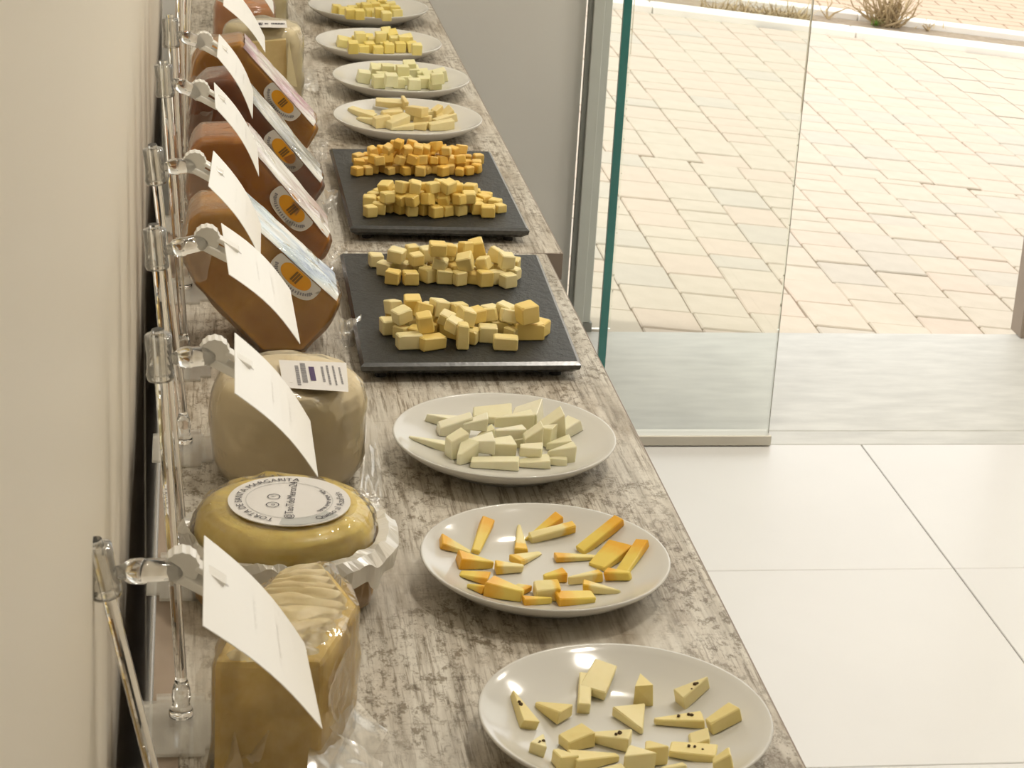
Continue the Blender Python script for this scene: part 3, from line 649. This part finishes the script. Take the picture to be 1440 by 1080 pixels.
# --- ridged white wedge beside the front plate
def ridged_wedge():
    zt = .098
    tp = [at(352, 838, zt), at(385, 812, zt), at(460, 797, zt), at(503, 850, zt), at(452, 930, zt), at(300, 930, zt)]
    c = sum(tp, Vector())/6; e = empty('cheese_wedge', (c.x, c.y, T))
    tag(e, 'ridged cream cheese wedge in clear film, in front of the torta', 'cheese')
    base = [Vector((p.x, p.y, T+.003)) for p in tp]
    # taper to the front: cut faces
    bm = hull([p-e.location for p in tp+base], .005, 2)
    body = obj('body', bm.copy(), cheese('cheese_cut_tan', (.74, .51, .13), (.80, .60, .22)), e)
    film_child(e, bm, .0025, .006, 38, M_film, 3); bm.free()
    # ridged rind laid over the top
    rb = bmesh.new(); n = 46; mcol = 22; g = []
    def inside(u, v):
        l = tp[0]*(1-u) + tp[5]*u if False else None
    left = [tp[1], tp[0], tp[5]]; right = [tp[2], tp[3], tp[4]]
    def poly(P, t):
        t *= 2; i = min(1, int(t)); return P[i]*(1-(t-i))+P[i+1]*(t-i)
    for i in range(n+1):
        v = i/n; a, b = poly(left, v), poly(right, v); row = []
        for j in range(mcol+1):
            u = j/mcol; p = a*(1-u)+b*u - e.location; wv = noise.noise(Vector((u*3, v*9, 2)))
            edge = min(1, min(u, 1-u)*8)*min(1, min(v+.1, 1.05-v)*8)
            p.z = zt+.0015 + .0022*math.sin(v*62+wv*3.2)*edge + .007*math.sin(math.pi*u)*(1-v*.6)*.6 - (1-edge)*.0055
            p.x *= .985; p.y *= .985; row.append(rb.verts.new(p))
        g.append(row)
    for i in range(n):
        for j in range(mcol): rb.faces.new((g[i][j], g[i][j+1], g[i+1][j+1], g[i+1][j]))
    obj('ridged_rind', rb, cheese('rind_ridged', (.74, .63, .38), (.66, .53, .28)), e, smooth=True, recalc=False)
    # open bag corners spreading to the right and left
    sheet('bag_film', [at(447, 935, .05), at(545, 1030, .004), at(520, 1075, .004), at(440, 1005, .05)], M_bag, e, e.location, 18, .0028, 1)
    sheet('bag_film', [at(505, 860, .085), at(512, 940, .004), at(470, 1000, .01), at(452, 940, .085)], M_bag, e, e.location, 18, .0028, 2)
    sheet('bag_film', [at(440, 1010, .04), at(540, 1075, .004), at(520, 1120, .004), at(430, 1100, .03)], M_bag, e, e.location, 18, .003, 3)
    sheet('bag_film', [at(300, 900, .085), at(272, 960, .03), at(275, 1080, .004), at(345, 1090, .03)], M_bag, e, e.location, 18, .008, 4)
    sheet('bag_film', [at(390, 985, .06), at(345, 1000, .05), at(330, 1075, .02), at(365, 1078, .03)], M_bag, e, e.location, 18, .009, 5)
ridged_wedge()
# --- torta
def torta():
    c = Vector((.0735, 1.512, T+.0032)); e = empty('torta_cheese', c)
    tag(e, 'round yellow torta cheese with printed round label and brown paper band', 'cheese')
    Rt = .068
    bm = bmesh.new(); lathe(bm, [(0, .0), (Rt*.93, 0), (Rt*.99, .004), (Rt, .02), (Rt*1.0, .043), (Rt*1.01, .050), (Rt*.985, .060), (Rt*.92, .067), (Rt*.80, .0705), (0, .0715)], 64)
    film = bm.copy()
    obj('body', bm, cheese('torta_yellow', (.84, .68, .20), (.78, .58, .14), .35), e, smooth=True)
    bm = bmesh.new(); lathe(bm, [(Rt+.0012, .002), (Rt+.0022, .012), (Rt+.0022, .040), (Rt+.0012, .0455)], 64)
    obj('paper_band', bm, simple('kraft_band', (.50, .31, .12), (.46, .28, .105), rough=.6), e, smooth=True)
    bm = bmesh.new(); a = R(-48); d = Vector((math.cos(a), math.sin(a), 0)); s = Vector((-d.y, d.x, 0))
    for t in (0,):
        p = d*(Rt+.0030); vs_ = [bm.verts.new(p + s*k*.0006 + Vector((0, 0, z))) for k, z in ((-1, .003), (1, .003), (1, .045), (-1, .045))]; bm.faces.new(vs_)
    obj('band_seam', bm, M_inkg, e)
    # crumpled white paper collar
    bm = bmesh.new(); n = 120; prev = None; first = None
    for k in range(n):
        t = 2*math.pi*k/n; nn = lambda f_, s_: noise.noise(Vector((math.cos(t)*f_, math.sin(t)*f_, s_)))
        dirv = Vector((math.cos(t), math.sin(t), 0)); right_side = max(0, math.cos(t-R(-10)))
        r0, r1 = Rt+.0035, Rt+.010+.010*max(-.5, nn(2.2, 1))+.010*right_side; z1 = .047+.010*nn(3, 4)+.003*nn(9, 2)
        ring = [bm.verts.new(dirv*(r0+.001*nn(8, 7)) + Vector((0, 0, .053+.004*nn(5, 8)))), bm.verts.new(dirv*((r0+r1)/2+.002*nn(9, 3)) + Vector((0, 0, .054+.006*nn(6, 5)))), bm.verts.new(dirv*r1 + Vector((0, 0, z1))), bm.verts.new(dirv*(r1-.003+.003*nn(7, 9)) + Vector((0, 0, z1-.014-.010*right_side*abs(nn(3, 6)))))]
        if prev:
            for q in range(3): bm.faces.new((prev[q], ring[q], ring[q+1], prev[q+1]))
        else: first = ring
        prev = ring
    for q in range(3): bm.faces.new((prev[q], first[q], first[q+1], prev[q+1]))
    obj('paper_collar', bm, film_mat('wax_paper', (.97, .96, .92), refl=.045, rough=.3, fk=.3, bs=.3, veil=.72, vcol=(.88, .86, .80)), e, recalc=False)
    film_child(e, film, .0022, .0028, 46, M_film, 8, cuts=2); film.free()
    # label
    zl = .0746; lc = Vector((.003, -.001, zl)); Rl = .0465
    lb = bmesh.new(); lathe(lb, [(0, .0004), (Rl, .0002), (Rl, -.0006)], 64)
    lab = obj('round_label', lb, M_label, e, lc)
    rg = bmesh.new(); lathe(rg, [(Rl*.70, .0006), (Rl*.715, .0006)], 64); obj('printed_ring', rg, simple('pale_ring', (.62, .62, .60), rough=.6), lab)
    gb = bmesh.new()
    for k in range(16):
        t0, t1 = R(258+k*4), R(258+k*4+4); f = [(Rl*.72, t0), (Rl*.97, t0), (Rl*.97, t1), (Rl*.72, t1)]
        gb.faces.new([gb.verts.new((r_*math.cos(t), r_*math.sin(t), .0005)) for r_, t in f])
    obj('printed_band', gb, simple('grey_green_print', (.55, .56, .54), rough=.6), lab)
    bm = bmesh.new()
    def arc(s, size, r_, a0, a1, inward=False):
        ws = [];
        for ch in s:
            if ch == ' ': ws.append((None, size*.32)); continue
            me, wd = text_mesh(ch, size); ws.append((me, wd+size*.09))
        tot = sum(w_ for _, w_ in ws); x = 0
        for me, w_ in ws:
            f = (x+w_/2)/tot; t = a0+(a1-a0)*f; x += w_
            if me is None: continue
            rot = t-math.pi/2 if not inward else t+math.pi/2
            rr_ = r_ if not inward else r_+size*.55
            add_me(bm, me, Matrix.Translation((rr_*math.cos(t), rr_*math.sin(t), .0009)) @ Matrix.Rotation(rot, 4, 'Z')); bpy.data.meshes.remove(me)
    # reading direction runs away from the camera (+Y); top of the text faces the wall (-X)
    arc('TORTA DE SANTA MARGARITA', .0078, Rl*.775, R(250), R(75))
    arc('Queso al Azafrán', .0078, Rl*.80, R(-62), R(20), True)
    for k in range(26):          # a line of print too small to read
        if k % 7 == 6: continue
        t = R(-46+3.2*k); r0, r1 = Rl*.615, Rl*(.65+.015*(k % 3)); dt = R(1.0)
        bm.faces.new([bm.verts.new((r_*math.cos(q), r_*math.sin(q), .0009)) for r_, q in ((r0, t-dt), (r1, t-dt), (r1, t+dt), (r0, t+dt))])
    def line(s, size, x, y):
        me, wd = text_mesh(s, size); add_me(bm, me, Matrix.Translation((x, y, .0009)) @ Matrix.Rotation(R(84), 4, 'Z')); bpy.data.meshes.remove(me)
    line('@TaoTdeMeron24', .0088, .004, -.001)
    for (x, y, ch) in ((-.013, -.009, 'o'), (-.0115, .006, 'f')):
        bb = bmesh.new(); lathe(bb, [(.0043, .0009), (.0050, .0009)], 28, (x, y, 0)); t = bpy.data.meshes.new('t'); bb.to_mesh(t); bb.free(); bm.from_mesh(t); bpy.data.meshes.remove(t)
        me, wd = text_mesh(ch, .006); add_me(bm, me, Matrix.Translation((x+.0017, y, .0009)) @ Matrix.Rotation(R(84), 4, 'Z')); bpy.data.meshes.remove(me)
    obj('printed_text', bm, M_ink, lab, recalc=False)
torta()
def bars(parent, origin, ux, uy, rows, mat, name='printed_lines'):
    bm = bmesh.new(); q = random.Random(5)
    for (x0, x1, y, h) in rows:
        x = x0
        while x < x1:
            w_ = min(q.uniform(.0012, .004), x1-x)
            bm.faces.new([bm.verts.new(origin+ux*a+uy*b) for a, b in ((x, y), (x+w_, y), (x+w_, y+h), (x, y+h))]); x += w_+.0006
    return obj(name, bm, mat, parent, recalc=False)
# --- white cylinder cheese
def white_wheel():
    c = Vector((.086, 1.744, T+.0032)); e = empty('round_cheese', c)
    tag(e, 'tall cream-white cheese wheel in cling film with a small top label, behind the torta', 'cheese')
    Rt = .0655; H = .090
    bm = bmesh.new(); lathe(bm, [(0, 0), (Rt*.78, 0), (Rt*.90, .005), (Rt*.975, .016), (Rt, .034), (Rt*1.0, .060), (Rt*.985, .072), (Rt*.93, .082), (Rt*.84, .088), (Rt*.7, H), (0, H+.0005)], 64)
    film = bm.copy(); obj('body', bm, simple('cheese_cream_rind', (.86, .75, .53), (.82, .70, .47), rough=.5, nscale=12, bump_s=.2, bscale=40, bdist=.002), e, smooth=True)
    film_child(e, film, .0015, .0032, 40, film_mat('cling_film_tight', (.99, .985, .96), refl=.05, rough=.16, bs=.35, bscale=60, veil=.03), 4, cuts=2); film.free()
    A, B, C, D = [at(*p, H+.0085)-c for p in ((392, 506), (487, 510), (490, 551), (398, 545))]
    lb = bmesh.new(); vs_ = [lb.verts.new(p) for p in (A, B, C, D)]; lb.faces.new(vs_)
    lab = obj('label', lb, M_label, e, recalc=False)
    ux = (B-A).normalized(); uy = (D-A).normalized(); W_, Hh = (B-A).length, (D-A).length; org = A+Vector((0, 0, .0004))
    bm = bmesh.new(); f = lambda a, b: org+ux*a*W_+uy*b*Hh
    bm.faces.new([bm.verts.new(f(a, b)) for a, b in ((.42, .22), (.50, .22), (.50, .72), (.42, .72))]); obj('violet_box', bm, M_violet, lab, recalc=False)
    bars(lab, org, uy, ux, [(.2*Hh, .75*Hh, .60*W_, .0020), (.15*Hh, .85*Hh, .68*W_, .0018), (.15*Hh, .85*Hh, .77*W_, .0016), (.2*Hh, .8*Hh, .86*W_, .0016), (.1*Hh, .8*Hh, .30*W_, .0045), (.2*Hh, .9*Hh, .22*W_, .003)], M_inkg)
    # loose film and tray edge around the foot
    sheet('film_flap', [at(512, 585, .03), at(530, 600, .004), at(540, 705, .004), at(505, 690, .01)], M_bag, e, c, 18, .006, 11)
    sheet('film_flap', [at(306, 570, .03), at(285, 610, .006), at(285, 640, .006), at(303, 650, .012)], M_bag, e, c, 18, .007, 12)
    sheet('film_flap', [at(500, 690, .01), at(540, 700, .004), at(535, 730, .004), at(480, 715, .004)], M_bag, e, c, 18, .005, 13)
white_wheel()
# --- leaning amber wheel sections with foil label and round seal
def strip_mat(name, a, b, c):
    m_, nt, p, o = new_mat(name); v = coords(nt, (14, 26, 14)); n_ = noise_out(nt, v, 1.2, 3)
    nt.links.new(ramp(nt, n_, [(.30, a), (.46, b), (.58, (.92, .92, .90)), (.75, c)]), p.inputs['Base Color'])
    p.inputs['Roughness'].default_value = .24; p.inputs['Specular IOR Level'].default_value = 1.0; p.inputs['IOR'].default_value = 1.7; bump(nt, p, noise_out(nt, coords(nt, (30, 60, 30)), 1, 3), .45, .003); return m_
def sector(poly, Yf, dep, cols, strip, label, seed, seal=(.62, .010)):
    cx = sum(p[0] for p in poly)/len(poly); e = empty('wrapped_cheese', (cx, Yf+dep/2, T))
    tag(e, label, 'cheese', 'amber wheel sections leaning along the wall')
    L = [Vector((x-cx, yy, z)) for x, z in poly for yy in (-dep/2,)] + [Vector((x*.985+.0-cx+.002, dep/2, z*.985+.001)) for x, z in poly]
    bm = hull(L, .0055, 3)
    obj('body', bm.copy(), simple('rind_'+str(seed), cols[0], cols[1], rough=.3, nscale=22, bump_s=.1, bscale=50, bdist=.002), e, smooth=True)
    film_child(e, bm, .0018, .0042, 34, M_film, seed); bm.free()
    # foil label along the sloping face between vertices e1 (upper left) and e2 (lower right)
    e1, e2 = Vector((poly[1][0]-cx, 0, poly[1][1])), Vector((poly[2][0]-cx, 0, poly[2][1]))
    d = (e2-e1).normalized(); n = Vector((-d.z, 0, d.x)); n = n if n.x > 0 else -n
    lb = bmesh.new(); g = []; LL = (e2-e1).length
    for i in range(15):
        row = []
        for j in range(9):
            u, v = .04+.93*i/14, j/8; p = e1+d*LL*u + Vector((0, -dep/2+.001+(dep-.004)*v, 0)) + n*(.0026+.0014*noise.noise(Vector((u*6, v*5, seed))))
            if j == 0: p += -n*.004 + Vector((0, -.0022, 0))
            row.append(lb.verts.new(p))
        g.append(row)
    for i in range(14):
        for j in range(8): lb.faces.new((g[i][j], g[i+1][j], g[i+1][j+1], g[i][j+1]))
    obj('foil_label', lb, strip, e, smooth=True, recalc=False)
    # seal: white rounded plaque with an orange oval, on the face towards the camera side
    c = e1+d*LL*seal[0] - n*seal[1] + Vector((0, -dep/2-.0036, 0))
    def oval(a, b, dy, pw=2.0, cut=9):
        bb = bmesh.new(); vs_ = []
        for k in range(40):
            t = 2*math.pi*k/40; ca, sa = math.cos(t), math.sin(t)
            x = a*math.copysign(abs(ca)**(2/pw), ca); y = min(cut, b*math.copysign(abs(sa)**(2/pw), sa)); vs_.append(bb.verts.new(c+d*x+n*y+Vector((0, -dy, 0))))
        bb.faces.new(vs_); return bb
    sl_ = obj('seal', oval(.029, .0165, 0, 2.6, .008), simple('seal_white', (.76, .73, .68), rough=.4), e)
    obj('seal_oval', oval(.0185, .0092, .0004, 2.2, .0075), simple('seal_orange', (.80, .34, .02), (.78, .42, .04), rough=.4), sl_)
    bb = bmesh.new()
    for k in (-1, 0, 1):
        q = c+d*(.003*k+.001)+Vector((0, -.0008, 0)); bb.faces.new([bb.verts.new(q+d*a+n*b) for a, b in ((-.0011, -.006), (.0011, -.006), (.0011, .005), (-.0011, .005))])
    obj('seal_mark', bb, simple('seal_brown', (.22, .12, .03), rough=.5), sl_, recalc=False)
    bb = bmesh.new()
    for k in range(22):
        t = math.pi*(1.06+.88*k/21); q = c+d*(.0240*math.cos(t))+n*(.0130*math.sin(t))+Vector((0, -.0006, 0)); tn = (d*(-math.sin(t)*.0262)+n*(math.cos(t)*.0144)).normalized(); rn = Vector((0, 1, 0)).cross(tn)
        hh = random.Random(k).uniform(.0012, .0020); bb.faces.new([bb.verts.new(q+tn*a+rn*b) for a, b in ((-.0008, -hh), (.0008, -hh), (.0008, hh), (-.0008, hh))])
    obj('seal_lettering', bb, M_inkg, sl_, recalc=False)
    # gathered film tail at the wall side
    q0 = e.location+Vector((poly[-2][0]-cx, -dep/2, poly[-2][1]))
    sheet('film_tail', [q0+Vector((.0, .0, .02)), q0+Vector((.03, -.004, .03)), q0+Vector((.02, -.006, -.02)), q0+Vector((-.012, -.004, -.025))], M_bag, e, e.location, 18, .008, seed)
    r0 = e.location+Vector((poly[3][0]-cx, -dep/2, 0)); 
    sheet('film_tail', [r0+Vector((.005, .01, .03)), r0+Vector((.032, .05, .02)), r0+Vector((.028, .02, .003)), r0+Vector((.012, -.004, .003))], M_bag, e, e.location, 18, .006, seed+3)
S_blue = strip_mat('foil_blue', (.20, .28, .50), (.72, .82, .88), (.86, .90, .93))
S_white = strip_mat('foil_white', (.55, .40, .40), (.80, .76, .74), (.88, .86, .84))
S_silver = strip_mat('foil_silver', (.10, .10, .10), (.55, .56, .54), (.85, .85, .84))
S_pink = strip_mat('foil_pink', (.55, .25, .40), (.75, .62, .65), (.85, .80, .78))
sector([(.010, .1445), (.050, .1475), (.1505, .054), (.143, .036), (.114, .0015), (.074, .0015), (.007, .072), (-.003, .096), (.0, .135)], 2.05, .086, ((.72, .39, .06), (.57, .26, .03)), S_blue,
       'golden amber cheese wheel section with a blue and white foil label', 31)
sector([(.012, .155), (.060, .158), (.156, .046), (.146, .024), (.110, .0015), (.07, .0015), (.002, .075), (-.002, .10), (.003, .145)], 2.29, .086, ((.68, .30, .045), (.54, .19, .025)), S_white,
       'reddish amber cheese wheel section with a plain white foil label', 32)
sector([(.020, .165), (.052, .169), (.162, .041), (.151, .022), (.120, .0015), (.07, .0015), (.003, .07), (-.001, .10), (.006, .15)], 2.53, .078, ((.33, .10, .025), (.25, .065, .016)), S_silver,
       'dark red-brown cheese wheel section with a silver foil label', 33)
sector([(.018, .150), (.066, .160), (.166, .051), (.153, .022), (.125, .0015), (.07, .0015), (.003, .06), (.0, .09), (.008, .135)], 2.77, .080, ((.76, .40, .055), (.62, .27, .03)), S_pink,
       'bright orange-amber cheese wheel section with a pink foil label', 34)
# --- pale cheese block with a flat printed label, then two more beyond
def pale_wheel():
    Y = 3.06; a, b = atY(314, 75, Y-.03), atY(428, 75, Y-.03); c = Vector(((a.x+b.x)/2, Y+.02, T)); Rt = (b.x-a.x)/2
    zt = atY(370, 40, Y-.01).z-T; e = empty('round_cheese', c)
    tag(e, 'pale cream cheese wheel with a cut front and a white label, past the amber sections', 'cheese')
    bm = bmesh.new(); lathe(bm, [(0, .001), (Rt*.9, .001), (Rt*.98, .008), (Rt, .03), (Rt, zt-.03), (Rt*.985, zt-.015), (Rt*.93, zt-.004), (Rt*.85, zt), (0, zt+.001)], 56)
    for v in bm.verts: v.co.y *= .85
    film = bm.copy(); obj('body', bm, simple('cheese_pale_rind', (.80, .70, .48), (.76, .66, .43), rough=.45, nscale=15), e, smooth=True)
    film_child(e, film, .002, .0035, 36, M_film, 61, cuts=2); film.free()
    # cut notch face and film fin
    A = [atY(x, y, Y-Rt*.85+.005)-c for x, y in ((352, 60), (402, 56), (404, 122), (352, 124))]
    for p in A: p.z = max(p.z, .003)
    bm = hull(A+[p+Vector((0, .012, 0)) for p in A]); obj('cut_face', bm, cheese('cheese_cut_pale', (.72, .58, .30), (.66, .52, .25)), e)
    bm = hull([atY(x, y, Y-Rt*.85-.004)-c for x, y in ((406, 57), (403, 120), (418, 122))]+[atY(x, y, Y-Rt*.85+.008)-c for x, y in ((406, 57), (403, 120), (418, 122))]); obj('cut_wedge', bm, cheese('cheese_cut_light', (.80, .73, .48), (.78, .70, .44)), e)
    Lp = [at(x, y, zt+.007)-c for x, y in ((352, 28), (402, 29), (404, 39), (350, 38))]
    bm = bmesh.new(); bm.faces.new([bm.verts.new(p) for p in Lp]); lab = obj('label', bm, M_label, e, recalc=False)
    ux, uy = (Lp[1]-Lp[0]).normalized(), (Lp[3]-Lp[0]).normalized(); W_, Hh = (Lp[1]-Lp[0]).length, (Lp[3]-Lp[0]).length
    bars(lab, Lp[0]+Vector((0, 0, .0005)), ux, uy, [(.05*W_, .15*W_, .5*Hh, .004), (.25*W_, .36*W_, .4*Hh, .018), (.42*W_, .52*W_, .45*Hh, .008), (.6*W_, .98*W_, .4*Hh, .010)], M_ink)
    sheet('film_flap', [at(425, 95, .04), at(445, 100, .004), at(450, 130, .004), at(425, 128, .004)], M_bag, e, c, 18, .006, 62)
pale_wheel()
def far_wheel(x0, x1, yb, Y, zt, col, label, seed):
    a, b = atY(x0, yb, Y), atY(x1, yb, Y); Rt = (b.x-a.x)/2; c = Vector(((a.x+b.x)/2, Y+Rt*.6, T)); e = empty('round_cheese', c); tag(e, label, 'cheese')
    bm = bmesh.new(); lathe(bm, [(0, .001), (Rt*.94, .001), (Rt, .012), (Rt*1.02, zt*.5), (Rt, zt-.012), (Rt*.93, zt-.002), (0, zt)], 48)
    film = bm.copy(); obj('body', bm, simple('far_rind_'+str(seed), col[0], col[1], rough=.35, nscale=14), e, smooth=True)
    film_child(e, film, .002, .004, 34, M_film, seed, cuts=2); film.free()
    sheet('film_flap', [c+Vector((Rt*.9, -Rt*.3, .05)), c+Vector((Rt+.035, -Rt*.3, .003)), c+Vector((Rt+.03, Rt*.4, .003)), c+Vector((Rt*.9, Rt*.3, .05))], M_bag, e, c, 18, .006, seed)
far_wheel(302, 387, 10, 3.27, .115, ((.56, .24, .05), (.48, .17, .05)), 'rust-orange cheese wheel in film behind the pale cream wheel', 71)
far_wheel(318, 405, -60, 3.62, .10, ((.78, .70, .45), (.72, .62, .38)), 'pale yellow cheese wheel in film at the far end of the row', 72)

# ================================================================== SIGN HOLDERS AND PRICE CARDS
def holder_parts(e, head, base_y, nrod=1):
    o = e.location
    # flat clear foot
    bm = bmesh.new(); bx(bm, (-.031-o.x, base_y-.052-o.y, .0004), (.022-o.x, base_y+.030-o.y, .0028))
    vert = [ed for ed in bm.edges if abs(ed.verts[0].co.z-ed.verts[1].co.z) > .001]; bmesh.ops.bevel(bm, geom=vert, offset=.010, segments=4, affect='EDGES')
    obj('foot_plate', bm, M_acrylic, e)
    bp = Vector((-.004, base_y, T))-o; hd = head-o
    bm = bmesh.new(); lathe(bm, [(0, .0029), (.0085, .0029), (.0085, .006), (.0060, .012), (.0066, .018), (.0060, .024), (.0042, .030), (0, .030)], 20, (bp.x, bp.y, 0)); obj('socket', bm, M_glassrod, e, smooth=True)
    top = hd + (hd-bp).normalized()*.018
    bm = bmesh.new(); tube(bm, (bp.x, bp.y, .0302), top, .0040, 14); obj('rod', bm, M_glassrod, e, smooth=False)
    # sleeve sliding on the rod
    ax = (hd-bp).normalized(); bm = bmesh.new(); vs_ = lathe(bm, [(.0046, -.016), (.0085, -.016), (.0092, -.013), (.0085, -.009), (.0080, .0), (.0085, .009), (.0085, .014), (.0046, .014)], 22)
    bmesh.ops.rotate(bm, verts=vs_, cent=(0, 0, 0), matrix=Vector((0, 0, 1)).rotation_difference(ax).to_matrix()); bmesh.ops.translate(bm, verts=vs_, vec=hd); obj('sleeve', bm, M_sleeve, e, smooth=True)
    return hd
M_sleeve = film_mat('sleeve_clear', (.94, .93, .90), refl=.12, rough=.08, bs=.1, bscale=60, veil=.22, vcol=(.84, .82, .77))
M_arm = film_mat('arm_clear', (.93, .92, .89), refl=.07, rough=.10, fk=.6, bs=.5, bscale=120, veil=.42, vcol=(.88, .86, .81))
WORDS = ['card above the torta', '', '', '', '', '', '', '']
def sign(head_px, Y, base_y, card_px, label, clabel, dy=.046):
    head = atY(*head_px, Y); e = empty('sign_holder', (-.004, base_y, T)); tag(e, label, 'sign holder', 'clear sign holders along the wall')
    hd = holder_parts(e, head, base_y); o = e.location
    TL, TR, BR_, BL = atY(*card_px[0], Y+dy), atY(*card_px[1], Y+dy), atY(*card_px[2], Y-dy), atY(*card_px[3], Y-dy)
    nrm = (TR-TL).cross(BL-TL).normalized(); nrm = nrm if nrm.z > 0 else -nrm
    grip = (TL*.62+BL*.38)*.86 + (TR*.62+BR_*.38)*.14
    # arm from sleeve to joint
    a0 = hd+Vector((.0085, 0, -.002)); jt = (grip-o)+Vector((-.022, .006, .006)); d = jt-a0; Ld = max(.02, d.length)
    bm = bmesh.new(); vs_ = lathe(bm, [(0, 0), (.0035, 0), (.0045, Ld*.10), (.0068, Ld*.22), (.0074, Ld*.40), (.0066, Ld*.46), (.0066, Ld*.85), (.0060, Ld), (0, Ld)], 16)
    bmesh.ops.rotate(bm, verts=vs_, cent=(0, 0, 0), matrix=Vector((0, 0, 1)).rotation_difference(d).to_matrix()); bmesh.ops.translate(bm, verts=vs_, vec=a0); obj('arm', bm, M_glassarm, e, smooth=True)
    # knurled joint disc
    bm = bmesh.new(); n = 28; rr_ = [.0098 if k % 2 else .0092 for k in range(n)]
    f1 = [bm.verts.new((rr_[k]*math.cos(2*math.pi*k/n), -.0055, rr_[k]*math.sin(2*math.pi*k/n))) for k in range(n)]
    f2 = [bm.verts.new((v.co.x, .0055, v.co.z)) for v in f1]
    bm.faces.new(f1); bm.faces.new(f2)
    for k in range(n): bm.faces.new((f1[k], f1[(k+1) % n], f2[(k+1) % n], f2[k]))
    bmesh.ops.translate(bm, verts=bm.verts, vec=jt+Vector((.002, 0, .003))); obj('joint_disc', bm, M_clip, e)
    # clip jaws
    g = grip-o; s = (TR-TL).normalized(); yv = (TL-BL).normalized()
    def slab(p, q, wd, t0, t1):
        pts = []
        for a in (p, q):
            for k in (-1, 1):
                for t in (t0, t1): pts.append(a+yv*wd*k/2+nrm*t)
        return hull(pts, .0012, 2)
    obj('clip_jaw', slab(jt+Vector((.004, 0, 0)), g+s*.004, .013, -.0075, -.0012), M_clip, e)
    obj('clip_jaw', slab(jt+Vector((.006, 0, .002)), g+s*.001, .010, .0012, .0050), M_clip, e)
    obj('clip_tip', slab(g+s*.001, g+s*.006, .0035, .0010, .0030), simple('clip_tip_grey', (.62, .60, .58), rough=.4), e)
    # the card: slightly bowed sheet
    bm = bmesh.new(); rows = []; n = 10; cc = (TL+TR+BR_+BL)/4
    for side in (0, 1):
        gg = []
        for i in range(n+1):
            row = []
            for j in range(5):
                u, v = i/n, j/4; p = (TL*(1-u)+TR*u)*(1-v)+(BL*(1-u)+BR_*u)*v; p = p+nrm*(.0045*math.sin(math.pi*u)-.00025+.0005*side)
                row.append(bm.verts.new(p-cc))
            gg.append(row)
        rows.append(gg)
    for gg in rows:
        for i in range(n):
            for j in range(4): bm.faces.new((gg[i][j], gg[i+1][j], gg[i+1][j+1], gg[i][j+1]))
    a, b = rows
    rim = [(i, 0) for i in range(n+1)]+[(n, j) for j in range(1, 5)]+[(i, 4) for i in range(n-1, -1, -1)]+[(0, j) for j in range(3, 0, -1)]
    for k in range(len(rim)):
        p, q = rim[k], rim[(k+1) % len(rim)]; bm.faces.new((a[p[0]][p[1]], a[q[0]][q[1]], b[q[0]][q[1]], b[p[0]][p[1]]))
    card = obj('price_card', bm, M_card, None, cc); tag(card, clabel, 'card', 'white price cards in the sign holders')
    # faint printed lines
    bm = bmesh.new(); q = random.Random(int(Y*100))
    for u in (.40, .62):
        v = .30
        while v < .62:
            dv = q.uniform(.03, .08); ps = []
            for (uu, vv) in ((u, v), (u+.018, v), (u+.018, v+dv), (u, v+dv)):
                p = (TL*(1-uu)+TR*uu)*(1-vv)+(BL*(1-uu)+BR_*uu)*vv; ps.append(bm.verts.new(p+nrm*(.0045*math.sin(math.pi*uu)+.0004)-cc))
            bm.faces.new(ps); v += dv+.025
    obj('printed_lines', bm, M_faint, card, recalc=False)
M_faint = simple('card_faint_print', (.93, .92, .885), rough=.34)
sign((142, 800), 1.07, 1.08, [(287, 753), (428, 905), (453, 1025), (285, 880)], 'clear acrylic sign holder whose card hangs over the ridged wedge', 'large white price card hanging over the ridged wedge')
sign((224, 500), 1.31, 1.32, [(330, 468), (436, 592), (447, 671), (330, 553)], 'clear acrylic sign holder whose card hangs in front of the white cheese wheel', 'white price card hanging in front of the tall white cheese wheel')
sign((219, 348), 1.55, 1.55, [(311, 314), (408, 408), (422, 484), (322, 386)], 'clear acrylic sign holder whose card hangs in front of the blue-foil amber section', 'white price card hanging in front of the blue-foil amber section')
sign((217, 232), 1.79, 1.81, [(300, 212), (367, 316), (366, 364), (293, 262)], 'clear acrylic sign holder whose card hangs in front of the white-foil amber section', 'white price card hanging in front of the white-foil amber section')
sign((231, 112), 2.03, 2.02, [(301, 116), (362, 207), (364, 248), (303, 152)], 'clear acrylic sign holder whose card hangs in front of the dark red-brown section', 'white price card hanging in front of the dark red-brown section')
sign((240, 45), 2.27, 2.25, [(308, 48), (356, 128), (355, 167), (305, 80)], 'clear acrylic sign holder whose card hangs in front of the pink-foil amber section', 'white price card hanging in front of the pink-foil amber section')
sign((252, -22), 2.51, 2.50, [(316, -28), (372, 52), (373, 74), (314, 8)], 'clear acrylic sign holder whose card hangs in front of the pale cream wheel', 'white price card hanging in front of the pale cream wheel')
sign((262, -78), 2.75, 2.74, [(330, -70), (384, 3), (385, 20), (330, -42)], 'clear acrylic sign holder whose card hangs in front of the rust-orange wheel', 'white price card hanging in front of the rust-orange wheel')
sign((270, -130), 2.99, 2.98, [(340, -125), (392, -55), (393, -38), (340, -95)], 'clear acrylic sign holder whose card hangs in front of the last pale yellow wheel', 'white price card hanging in front of the last pale yellow wheel')
